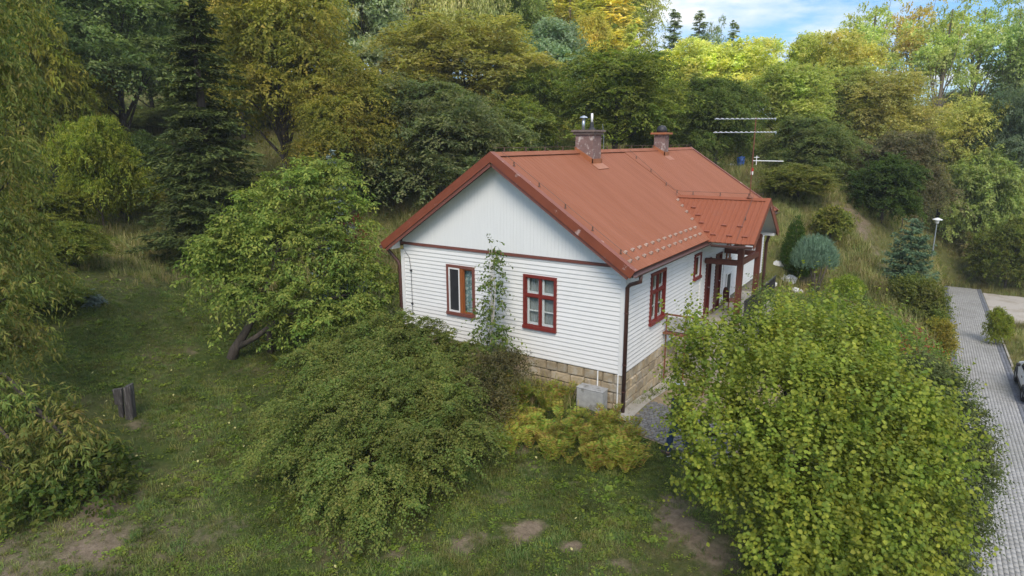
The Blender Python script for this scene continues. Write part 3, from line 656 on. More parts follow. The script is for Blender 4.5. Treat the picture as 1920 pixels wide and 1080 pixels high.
# porch gable wall and ceiling
pg = MB(); xg = 1.12
pg.add([(xg, PYR-PHW+.12, PZE-.02), (xg, PYR+PHW-.12, PZE-.02), (xg, PYR, PZR-.12), (xg-.06, PYR-PHW+.12, PZE-.02), (xg-.06, PYR+PHW-.12, PZE-.02), (xg-.06, PYR, PZR-.12)], [(0, 1, 2), (3, 5, 4), (0, 3, 4, 1), (1, 4, 5, 2), (2, 5, 3, 0)])
PG = part('porch_gable', pg, MT['boards'])
for k in range(9):
    z0 = PZE+k*.115; z1 = z0+.112; yh0 = PHW-.14-(k*.115)/SL; yh1 = PHW-.14-((k+1)*.115)/SL
    if yh1 < .05: break
    MB().hexa([(xg+.026, PYR-yh0, z0), (xg+.026, PYR+yh0, z0), (xg+.002, PYR+yh0, z0), (xg+.002, PYR-yh0, z0), (xg+.008, PYR-yh1, z1), (xg+.008, PYR+yh1, z1), (xg+.002, PYR+yh1, z1), (xg+.002, PYR-yh1, z1)]).build('siding_board', MT['siding'], PG)
b = MB(); b.box(.2, PX-.06, PYR+PHW-.36, PYR+PHW-.06, PZE-.13, PZE-.04); part('porch_eaves_box', b, MT['white'])
for (y, x) in ((6.42, 1.10), (8.55, 1.15)):
    b = MB(); b.box(x-.085, x+.085, y-.085, y+.085, -1.2, 2.55); part('porch_post', b, MT['porchwood'], bevel=.008)
for a, bb in (((.04, 6.30, 1.88), (1.01, 6.38, 1.88)), ((.04, 8.60, 1.88), (1.06, 8.55, 1.88)), ((1.10, 6.51, 1.88), (1.14, 8.46, 1.88))):
    b = MB(); b.beam(a, bb, .13, .17); part('porch_beam', b, MT['porchwood'], bevel=.008)
for a, bb in (((1.10, 5.5, 2.48), (1.14, 8.85, 2.48)),):
    b = MB(); b.beam(a, bb, .12, .13); part('porch_plate', b, MT['porchwood'])
b = MB(); b.box(.05, 1.35, 3.9, 11.5, -.3, -.14).box(.06, 1.33, 3.95, 11.4, -2.3, -.31); part('porch_floor', b, MT['concrete'])
b = MB(); b.box(1.26, 1.30, 6.6, 11.3, .58, .64).box(1.26, 1.30, 6.6, 11.3, -.05, -.01)
y = 6.6
while y < 11.3: b.box(1.27, 1.29, y, y+.02, -.14, .58); y += .12
part('porch_railing', b, MT['black'])
b = MB(); b.box(.04, 1.25, 2.76, 2.80, .90, .945); part('stair_handrail', b, MT['rust'])
b = MB(); b.box(.0+.03, 1.3, 2.70, 2.98, .36, .415); part('stair_plank', b, MT['rust'])
b = MB()
for x in (.08, .62, 1.2): b.box(x, x+.035, 2.765, 2.795, -1.3, .9)
part('stair_baluster', b, MT['rust'])
b = MB(); b.box(.12, 1.2, 2.772, 2.78, .46, .86); part('stair_panel', b, MT['plaster'])

# gutters and downpipes ------------------------------------------------
def gutter(a, b_):
    a, b_ = np.array(a, float), np.array(b_, float); d = b_-a; d /= np.linalg.norm(d); s_ = np.cross(d, (0, 0, 1)); V = []; F = []; n = 7
    for p in (a, b_):
        for rr in (.07, .062):
            for k in range(n+1): th = math.pi*k/n; V.append(p+s_*rr*math.cos(th)-np.array([0, 0, rr*math.sin(th)]))
    m_ = n+1
    for k in range(n): F += [(k, k+1, 2*m_+k+1, 2*m_+k), (m_+k+1, m_+k, 3*m_+k, 3*m_+k+1), (k+1, k, m_+k, m_+k+1), (2*m_+k, 2*m_+k+1, 3*m_+k+1, 3*m_+k)]
    F += [(0, 2*m_, 3*m_, m_), (n, m_+n, 3*m_+n, 2*m_+n)]
    return MB().add(V, F).build('gutter', MT['brown'], HOUSE)
gutter((EV+.06, -OV-.01, ZE-.06), (EV+.06, PYR-PHW-.06, ZE-.08)); gutter((EV+.06, PYR+PHW+.1, ZE-.06), (EV+.06, YF, ZE-.06)); gutter((-W-EV-.06, -OV-.01, ZE-.06), (-W-EV-.06, YF, ZE-.09))
gutter((EV+.1, PYR-PHW-.06, PZE-.075), (PX, PYR-PHW-.06, PZE-.06)); gutter((EV+.13, PYR+PHW+.06, PZE-.075), (PX, PYR+PHW+.06, PZE-.06))
def downpipe(pts): return MB().tube(pts, .05, 10).build('downpipe', MT['brown'], HOUSE, smooth=True)
downpipe([(EV+.06, -.12, 2.58), (EV+.06, -.12, 2.42), (.15, -.06, 2.30), (.085, -.05, 2.22), (.085, -.05, -1.0)])
downpipe([(-W-EV-.06, -.18, 2.57), (-W-EV-.06, -.18, 2.5), (-W-.12, -.06, 2.12), (-W-.085, -.045, 2.0), (-W-.085, -.045, -.7)])
downpipe([(PX-.3, PYR+PHW+.06, PZE-.12), (PX-.3, PYR+PHW+.06, 2.4), (1.3, PYR+PHW+.08, 2.2), (1.3, PYR+PHW+.08, -1.3)])
for z in (1.6, .3, -.4):
    MB().lathe((.085, -.05, z), [(.05, -.015), (.057, -.015), (.057, .015), (.05, .015)], 10).build('pipe_bracket', MT['brown'], HOUSE)

# snow guards ----------------------------------------------------------
kn = MB(); kn.add([(-.045, -.05, 0), (.045, -.05, 0), (.045, .05, 0), (-.045, .05, 0), (-.025, -.035, .05), (.03, -.035, .065), (.03, .035, .065), (-.025, .035, .05)], [(0, 1, 5, 4), (1, 2, 6, 5), (2, 3, 7, 6), (3, 0, 4, 7), (4, 5, 6, 7)])
knm = kn.mesh('snow_guard'); knm.materials.append(MT['knob'])
pit = -math.atan(SL)
def guard(x, y, me=knm): 
    o = link('snow_guard', me, None, ROOF, (x, y, roof_z(x)+.012)); o.rotation_euler = (0, -pit, 0); return o
for i in range(13): guard(-.10, .14+i*.44)
for i in range(13): guard(.13, -.10+i*.44)
for i, t_ in enumerate((0.0, .3, .55, .8)): guard(-.38-t_*.95, 5.98+t_*1.0)
cr_ = MB(); cr_.add([(-.09, -.03, 0), (.09, -.03, 0), (.05, .05, 0), (-.05, .05, 0), (-.08, -.03, .035), (.08, -.03, .035), (.045, .01, .04), (-.045, .01, .04)], [(0, 1, 5, 4), (1, 2, 6, 5), (2, 3, 7, 6), (3, 0, 4, 7), (4, 5, 6, 7)])
crm = cr_.mesh('porch_snow_guard'); crm.materials.append(MT['knobred'])
for (x, y) in ((-.55, 6.65), (-.3, 6.35), (-.08, 6.05), (.2, 5.72), (.62, 6.0), (1.1, 6.0), (.42, 5.62), (.9, 5.62), (1.35, 5.62)):
    o = link('porch_snow_guard', crm, None, ROOF, (x, y, PZR-SL*(PYR-y)+.02)); o.rotation_euler = (math.atan(SL), 0, 0)
# lightning wires and holders
hm = MB().box(-.012, .012, -.012, .012, 0, .10).box(-.02, .02, -.03, .03, -.005, .012).mesh('wire_holder'); hm.materials.append(MT['wire'])
def wire(pts, every, r_=.006):
    MB().tube([np.array(p)+np.array([0, 0, .1]) for p in pts], r_, 5).build('lightning_wire', MT['wire'], ROOF)
    for a, b_ in zip(pts[:-1], pts[1:]):
        a, b_ = np.array(a), np.array(b_); n = max(1, int(np.linalg.norm(b_-a)/every))
        for i in range(n): link('wire_holder', hm, None, ROOF, tuple(a+(b_-a)*(i+.5)/n))
wire([(XR, -OV+.1, ZR+.05), (XR, YF-.1, ZR+.05)], 1.0)
wire([(XR+.1, -OV+.35, roof_z(XR+.1)+.02), (EV-.1, -OV+.35, roof_z(EV-.1)+.02)], .75)
wire([(XR+.15, 7.95, roof_z(XR+.15)+.02), (-1.45, 7.3, roof_z(-1.45)+.02), (-1.2, PYR, PZR+.06), (PX-.2, PYR, PZR+.06)], .8)
wire([(1.18, PYR-.05, PZR+.02), (1.18, PYR-PHW+.05, PZE+.04)], 9)
MB().tube([(-W+.14, -.03, 2.45), (-W+.3, -.04, 2.3), (-W+.36, -.045, 1.9), (-W+.36, -.045, -.2)], .007, 5).build('wall_cable', MT['black'], HOUSE)
for z in (1.9, .9): MB().box(-W+.33, -W+.39, -.07, -.03, z-.02, z+.02).build('cable_clip', MT['black'], HOUSE)
MB().tube([(.045, .16, 2.2), (.045, .16, -.95)], .006, 5).build('wall_cable', MT['black'], HOUSE)
# conduits down the plinth
MB().tube([(-.62, -.05, .0), (-.62, -.05, -.45)], .018, 8).build('conduit', MT['plastic'], HOUSE); MB().tube([(-.075, -.05, .0), (-.075, -.05, -.85)], .018, 8).build('conduit', MT['plastic'], HOUSE)

# chimneys -------------------------------------------------------------
def chimney(x0, x1, y0, y1, top, capz, two):
    b = MB(); b.box(x0, x1, y0, y1, 4.6, top); ch = part('chimney', b, MT['chim'], bevel=.01)
    if two:
        MB().box(x0-.05, x1+.05, y0-.05, y1+.05, top-.001, top+.08).box(x0-.10, x1+.10, y0-.10, y1+.10, top+.081, top+.14).build('chimney_cap', MT['chimcap'], ch)
    else:
        MB().box(x0-.11, x1+.11, y0-.11, y1+.11, top, top+.075).build('chimney_cap', MT['flash'], ch)
    f = MB()
    for ya, yb in ((y0-.03, y0-.002), (y1+.002, y1+.03)):
        za, zb = roof_z(x0 if x0 > XR else XR)+.02, roof_z(x1)+.02
        f.hexa([(x0, ya, za-.08), (x1+.03, ya, zb-.10), (x1+.03, yb, zb-.10), (x0, yb, za-.08), (x0, ya, za+.13), (x1+.03, ya, zb+.13), (x1+.03, yb, zb+.13), (x0, yb, za+.13)])
    f.box(x1+.002, x1+.03, y0-.03, y1+.03, roof_z(x1)-.1, roof_z(x1)+.15)
    f.build('flashing', MT['flash'], ch)
    g = MB(); Vd = np.array([cs, 0, -sn]); Nd = np.array([sn, 0, cs]); c = np.array([x1+.14, (y0+y1)/2, roof_z(x1+.14)+.024]); g.obox(c, Vd*.15, (0, (y1-y0)/2+.08, 0), Nd*.004); g.build('flashing_apron', MT['flash'], ch)
    return ch
c1 = chimney(-3.60, -3.0, 4.18, 4.78, 5.80, 0, True); c1['label'] = 'pinkish rendered chimney with metal flue and white pipe'
z0 = 5.94
MB().tube([(-3.42, 4.36, z0), (-3.42, 4.36, z0+.33)], .05, 10).build('flue', MT['galv'], c1, smooth=True)
MB().lathe((-3.42, 4.36, z0+.33), [(.03, 0), (.03, .03), (.13, .03), (.10, .07), (.02, .10)], 14).build('flue_cowl', MT['galv'], c1)
MB().lathe((-3.24, 4.58, z0), [(.11, 0), (.10, .04), (.07, .08), (.055, .22), (.045, .24)], 12).build('pipe_boot', MT['black'], c1)
MB().tube([(-3.24, 4.58, z0+.2), (-3.24, 4.58, z0+.50)], .036, 10).build('white_pipe', MT['plastic'], c1, smooth=True)
c2 = chimney(-3.62, -3.17, 10.88, 11.33, 5.86, 0, False); c2['label'] = 'narrower chimney at the far end with dark domed cage'
MB().lathe((-3.395, 11.1, 5.935), [(.20, 0), (.205, .1), (.18, .19), (.12, .25), (.03, .275)], 14).build('dome_cage', MT['black'], c2, smooth=True)
MB().tube([(-4.3, 6.95, 4.7), (-4.3, 6.95, 5.82)], .075, 12).build('vent_pipe', MT['flash'], HOUSE, smooth=True)
MB().lathe((-4.3, 6.95, 5.82), [(.05, 0), (.05, .04), (.12, .05), (.09, .09), (.02, .11)], 12).build('vent_cap', MT['galv'], HOUSE)
MB().tube([(-4.35, 7.35, 4.7), (-4.35, 7.35, 5.62)], .075, 12).build('vent_pipe', MT['galv'], HOUSE, smooth=True)
MB().lathe((-4.35, 7.35, 5.66), [(.04, 0), (.13, .02), (.10, .06), (.02, .09)], 12).build('vent_cap', MT['galv'], HOUSE)
MB().tube([(-4.2, 7.5, 4.7), (-4.2, 7.5, 5.75), (-4.24, 7.45, 6.2)], .008, 5).build('lightning_rod', MT['galv'], HOUSE)

# ------------------------------------------------------------------ TV antenna on the porch ridge
TV = empty('tv_antenna', (1.05, PYR, PZR+.03), 0, 'rusty mast with two long television antennas and a white lower arm on the porch ridge', 'antenna')
def tp(name, mb, m): return mb.build(name, m, TV)
tp('mast', MB().tube([(0, 0, 0), (0, 0, 2.45)], .016, 8).lathe((0, 0, 0), [(.1, 0), (.06, .05), (.025, .09)], 10), MT['rust'])
e1 = np.array([.84, .55, 0]); e2 = np.array([-.55, .84, 0])
for zz, x0, x1, ang in ((2.40, -1.27, .62, .02), (2.0, -1.27, .66, -.02)):
    d1 = e1*math.cos(ang)+e2*math.sin(ang); zt = lambda s_: zz+(.03 if zz < 2.2 else -.0)*(-abs(s_))
    bo = tp('boom', MB().tube([tuple(d1*x0+np.array([0, 0, zz])), tuple(d1*x1+np.array([0, 0, zz]))], .011, 6), MT['galv'])
    s_ = x0+.08; k = 0
    while s_ < x1:
        ln = .24; c = d1*s_+np.array([0, 0, zz+.02]); dd = e2*.84+e1*.55
        MB().tube([tuple(c-dd*ln/2), tuple(c+dd*ln/2)], .010, 6).build('element', MT['plastic'], bo); s_ += .155 if s_ < -.2 else .10; k += 1
    MB().tube([tuple(d1*(x1-.02)+np.array([0, 0, zz+.04])), tuple(d1*(x1-.02)+np.array([0, 0, zz-.05]))], .010, 6).build('reflector', MT['galv'], bo)
tp('lower_arm', MB().tube([(0, 0, 1.15), tuple(e1*.95+np.array([0, 0, 1.13]))], .014, 6).tube([tuple(e1*.12+np.array([0, 0, 1.02])), tuple(e1*.12+np.array([0, 0, 1.3]))], .012, 6).tube([tuple(e1*.04+np.array([0, 0, 1.25])), tuple(e1*.2+np.array([0, 0, 1.25]))], .01, 6), MT['plastic'])

# ------------------------------------------------------------------ utility box, chair, post, barrel and other small things
ub = empty('utility_box', (-.66, -.27, gz(-.66, -.3)), 0, 'weathered grey plastered box against the stone plinth by the corner downpipe', 'utility box')
hz = -.40-gz(-.66, -.3)
MB().box(-.36, .36, -.16, .16, -.1, hz).build('box_body', MT['plaster'], ub, bevel=.02)
MB().box(-.37, .37, -.17, .17, hz+.001, hz+.03).build('box_lid', MT['plaster'], ub, bevel=.012)
chx = empty('porch_chair', (.55, 8.0, -.14), 2.2, 'brown garden chair with a rounded back standing on the porch', 'chair')
V = []; F = []
for i in range(9):
    th = math.pi*i/8
    for (rr, yy) in ((.24, 0), (.24, .03)): V.append((rr*math.cos(th), .2+yy, .62+.28*math.sin(th)))
b = MB(); b.add([(-.24, .2, .40), (.24, .2, .40)]+[(.24*math.cos(math.pi*i/8), .22, .62+.26*math.sin(math.pi*i/8)) for i in range(9)], [tuple(range(11))]); b.add([(-.24, .23, .40), (.24, .23, .40)]+[(.24*math.cos(math.pi*i/8), .25, .62+.26*math.sin(math.pi*i/8)) for i in range(9)], [tuple(reversed(range(11)))])
b.build('backrest', MT['rust'], chx); MB().box(-.24, .24, -.22, .2, .40, .44).build('seat', MT['rust'], chx)
for sx in (-.21, .21):
    for sy in (-.19, .2): MB().box(sx-.018, sx+.018, sy-.018, sy+.018, 0, .40).build('leg', MT['rust'], chx)

P = onground(240, 788); wp = empty('wooden_post', tuple(P), .55, 'weathered dark wooden post with a leaning board beside the lawn', 'post')
b = MB(); b.hexa([(-.02, -.09, -.2), (.17, -.09, -.2), (.17, .09, -.2), (-.02, .09, -.2), (.04, -.08, .86), (.22, -.08, .93), (.22, .09, .95), (.04, .09, .88)]); b.build('post', MT['oldwood'], wp, bevel=.015)
b = MB(); b.hexa([(-.24, -.05, .42), (-.05, -.05, .40), (-.05, .03, .40), (-.24, .03, .42), (-.25, -.05, .80), (-.02, -.05, .84), (-.02, .03, .84), (-.25, .03, .80)]); b.build('board', MT['oldwood'], wp, bevel=.012)
b = MB(); b.hexa([(-.19, -.04, -.15), (-.08, -.04, -.15), (-.08, .04, -.15), (-.19, .04, -.15), (-.18, -.04, .41), (-.06, -.04, .40), (-.06, .04, .40), (-.18, .04, .41)]); b.build('stub', MT['oldwood'], wp, bevel=.012)

P = onground(1388, 316); br = empty('blue_barrel', tuple(P), 0, 'blue plastic barrel at the edge of the trees behind the house', 'barrel')
MB().lathe((0, 0, 0), [(.27, 0), (.29, .05), (.29, .28), (.305, .30), (.29, .32), (.29, .58), (.305, .60), (.29, .62), (.29, .85), (.26, .9)], 18).build('drum', MT['barrel'], br, smooth=True)
MB().lathe((0, 0, .9), [(.22, 0), (.22, .03), (.05, .04)], 14).build('lid', MT['barrel'], br)
def rockmesh(seed, s):
    r_ = np.random.default_rng(seed); b = MB(); vs = []; n = 8
    for i, (rr, z_) in enumerate([(.6, -.3), (1, 0), (.85, .45), (.4, .7)]):
        for k in range(n): th = 2*math.pi*k/n; q = rr*(1+r_.uniform(-.25, .25)); vs.append((s*q*math.cos(th), s*q*.75*math.sin(th), s*(z_+r_.uniform(-.1, .1))))
    fs = [(i*n+k, i*n+(k+1) % n, (i+1)*n+(k+1) % n, (i+1)*n+k) for i in range(3) for k in range(n)]+[tuple(3*n+k for k in range(n))]
    return b.add(vs, fs).mesh('rock')
for i, (px, py, s, lab) in enumerate([(1460, 497, .30, 'pale limestone rock on bare soil beside the columnar cypress'), (1478, 528, .42, 'large flat white rock in the rockery left of the clipped pine'), (1492, 548, .28, 'pointed white rock standing nearest the clipped pine trunks'),
                                      (1447, 535, .25, 'small grey white rock by the porch end of the rockery'), (1372, 312, .3, 'white stone left of the blue barrel'), (1345, 309, .22, 'small white stone at the roof edge far behind the house')]):
    P = onground(px, py); o = tag(link('rock', rockmesh(i, s), MT['rock'], None, tuple(P)), lab, 'rock', 'pale rocks in the garden')
P = onground(1408, 345); st = empty('marker_stake', tuple(P), .6, 'small red and white marker board on a stake behind the house', 'marker')
MB().box(-.015, .015, -.015, .015, -.1, .95).build('stake', MT['oldwood'], st); MB().box(-.07, .07, -.03, -.016, .55, .95).build('board', MT['plastic'], st); MB().box(-.07, .07, -.034, -.031, .75, .95).build('red_band', MT['redlight'], st)

# street lamp by the drive
P = at(1749, 470, 39.5); lx, ly = P[0], P[1]; lz = gz(lx, ly); topz = at(1749, 409, 39.5)[2]
lp = empty('street_lamp', (lx, ly, lz), 0, 'slim pole lamp with a flat white head behind the blue green conifer', 'street lamp')
MB().tube([(0, 0, -.2), (0, 0, topz-lz)], [.05, .032], 8).build('pole', MT['galv'], lp)
MB().lathe((0, 0, topz-lz-.28), [(.05, 0), (.10, .02), (.13, .22)], 12).build('lantern', MT['plastic'], lp)
MB().lathe((0, 0, topz-lz-.05), [(.28, 0), (.27, .03), (.15, .09), (.03, .13)], 16).build('lamp_shade', MT['lampwhite'], lp)

# fence bits on the bank
hr = empty('handrail', (0, 0, 0), 0, 'rusty thin pipe handrail running down the bank towards the paved drive', 'railing')
pa, pb, pc = onground(1695, 640), onground(1735, 668), onground(1778, 700)
MB().tube([pa+np.array([0, 0, .9]), pb+np.array([0, 0, .85]), pc+np.array([0, 0, .85])], .022, 6).build('rail', MT['rust'], hr)
for q in (pa, pb, pc): MB().tube([q-np.array([0, 0, .2]), q+np.array([0, 0, .87])], .022, 6).build('post', MT['rust'], hr)
hr2 = empty('pipe_railing', (0, 0, 0), 0, 'short rusty pipe railing under the clipped blue pine behind the hazel', 'railing')
pa, pb = onground(1540, 600), onground(1592, 605)
MB().tube([pa+np.array([0, 0, .95]), (pa+pb)/2+np.array([0, 0, 1.0]), pb+np.array([0, 0, .9])], .022, 6).build('rail', MT['rust'], hr2)
for q in (pa, (pa+pb)/2, pb): MB().tube([q-np.array([0, 0, .2]), q+np.array([0, 0, .93])], .025, 6).build('post', MT['rust'], hr2)
for i, (y, lab) in enumerate([(20.2, 'dark thin fence post at the left edge of the paved drive, nearest the shrub'), (22.2, 'dark thin fence post at the left edge of the paved drive, farther from the shrub')]):
    x = DRX0-.12; tag(MB().tube([(0, 0, -.2), (0, 0, 1.05)], .035, 8).lathe((0, 0, 1.05), [(.045, 0), (.04, .03), (.01, .05)], 8).build('fence_post', MT['black'], None, (x, y, gz(x, y))), lab, 'post', 'posts along the drive')
P = onground(1772, 690); yp = empty('marker_post', tuple(P), 0, 'short yellow marker post at the foot of the bank beside the drive', 'post')
MB().box(-.05, .05, -.04, .04, -.1, .62).build('post', MT['yellow'], yp, bevel=.01); MB().box(-.09, .09, -.055, .055, .45, .72).build('plate', MT['yellow'], yp, bevel=.01)
pa, pb = onground(1722, 672), onground(1784, 712)
b = MB(); b.beam(pa+np.array([0, 0, .05]), pb+np.array([0, 0, .02]), .5, .3); tag(b.build('concrete_step', MT['concrete']), 'pale concrete strip of steps between the bank bushes and the drive', 'steps')

# ------------------------------------------------------------------ car at the right edge
def car():
    x0, yr = DRX1-.08, 15.15; zg = gz(x0+.8, 17)+.02
    c = empty('parked_car', (x0+.86, yr+1.95, zg), 0, 'silvery white hatchback parked beside the paved drive at the photo edge', 'car')
    W2 = .86; L2 = 1.95
    # cross sections along y: (y, bottom z, belt z, roof z, half width belt, half width roof)
    S = [(-1.95, .42, .80, .86, .72, .60), (-1.86, .26, .92, 1.08, .82, .62), (-1.62, .22, .96, 1.36, .85, .60), (-1.1, .20, .96, 1.47, .86, .61), (-.2, .20, .94, 1.50, .86, .62), (.45, .20, .92, 1.42, .86, .60), (1.0, .20, .90, 1.02, .85, .70), (1.5, .22, .82, .90, .82, .66), (1.85, .28, .66, .74, .72, .55), (1.95, .36, .58, .62, .60, .45)]
    V = []; F = []; ring = 10
    for (y, zb, zl, zr, wb, wr) in S:
        V += [(-wb*.9, y, zb), (-wb, y, zb+.12), (-wb*1.0, y, zl-.12), (-wb*.97, y, zl), (-wr, y, zr-.04), (-wr*.8, y, zr), (wr*.8, y, zr), (wr, y, zr-.04), (wb*.97, y, zl), (wb, y, zl-.12), (wb, y, zb+.12), (wb*.9, y, zb)]
    ring = 12
    for i in range(len(S)-1):
        for k in range(ring): k2 = (k+1) % ring; F.append((i*ring+k, i*ring+k2, (i+1)*ring+k2, (i+1)*ring+k))
    F.append(tuple(range(ring-1, -1, -1))); F.append(tuple((len(S)-1)*ring+k for k in range(ring)))
    bo = MB().add(V, F).build('body', MT['carpaint'], c, smooth=False); bo.data.polygons.foreach_set('use_smooth', np.ones(len(bo.data.polygons), bool))
    bv = bo.modifiers.new('bevel', 'BEVEL'); bv.width = .03; bv.segments = 2
    # side glass, rear glass, windscreen set 8 mm proud
    def sec(y):
        for a, b_ in zip(S[:-1], S[1:]):
            if a[0] <= y <= b_[0]: t_ = (y-a[0])/(b_[0]-a[0]); return [p+(q-p)*t_ for p, q in zip(a, b_)]
    for sx in (-1, 1):
        for ya, yb, nm in ((-1.55, -.75, 'rear_side_window'), (-.68, .42, 'front_side_window')):
            vs = []
            for y in (ya, yb):
                _, zb, zl, zr, wb, wr = sec(y); e = .01
                vs += [(sx*(wb*.965+e), y, zl+.03), (sx*(wr+.02+e), y, zr-.09)]
            MB().add(vs, [(0, 2, 3, 1) if sx > 0 else (0, 1, 3, 2)]).build(nm, MT['carglass'], c)
        MB().box(min(sx*.86, sx*1.0), max(sx*.86, sx*1.0), .40, .52, .90, 1.04).build('wing_mirror', MT['black'], c, bevel=.03)
        MB().box(min(sx*.60, sx*.80), max(sx*.60, sx*.80), -1.965, -1.80, .70, .98).build('tail_light', MT['redlight'], c, bevel=.02)
        MB().box(min(sx*.862, sx*.878), max(sx*.862, sx*.878), -1.2, 1.1, .36, .43).build('side_strip', MT['black'], c)
        MB().box(min(sx*.868, sx*.885), max(sx*.868, sx*.885), -.55, -.38, .74, .78).build('door_handle', MT['black'], c)
        for y in (-1.22, 1.28):
            t_ = MB(); V2 = []; prof = [(.17, -.08), (.26, -.09), (.30, -.06), (.30, .06), (.26, .09), (.17, .08)]; n = 18; F2 = []
            for (rr, dx) in prof:
                for k in range(n): th = 2*math.pi*k/n; V2.append((sx*.80+dx, y+rr*math.cos(th), .30+rr*math.sin(th)))
            for i in range(5):
                for k in range(n): k2 = (k+1) % n; F2.append((i*n+k, i*n+k2, (i+1)*n+k2, (i+1)*n+k))
            wh = t_.add(V2, F2).build('wheel', MT['rubber'], c)
            r3 = MB(); V3 = [(sx*.865, y+.18*math.cos(2*math.pi*k/n), .30+.18*math.sin(2*math.pi*k/n)) for k in range(n)]+[(sx*.88, y, .30)]; r3.add(V3, [(k, (k+1) % n, n) for k in range(n)]); r3.build('rim', MT['galv'], wh)
            a3 = MB(); pts = [(sx*.866, y+.345*math.cos(math.pi*k/10), .30+.345*math.sin(math.pi*k/10)) for k in range(11)]; a3.tube(pts, .028, 6); a3.build('wheel_arch', MT['black'], c)
    MB().add([(-.52, -1.80, 1.02), (.52, -1.80, 1.02), (.50, -1.675, 1.33), (-.50, -1.675, 1.33)], [(0, 1, 2, 3)]).build('rear_window', MT['carglass'], c)
    MB().add([(-.58, .965, 1.05), (.58, .965, 1.05), (.54, .53, 1.38), (-.54, .53, 1.38)], [(1, 0, 3, 2)]).build('windscreen', MT['carglass'], c)
    MB().box(-.74, .74, -2.0, -1.86, .34, .52).build('bumper', MT['carpaint'], c, bevel=.03)
    MB().box(-.26, .26, -2.01, -2.001, .39, .49).build('number_plate', MT['plastic'], c)
    return c
car()

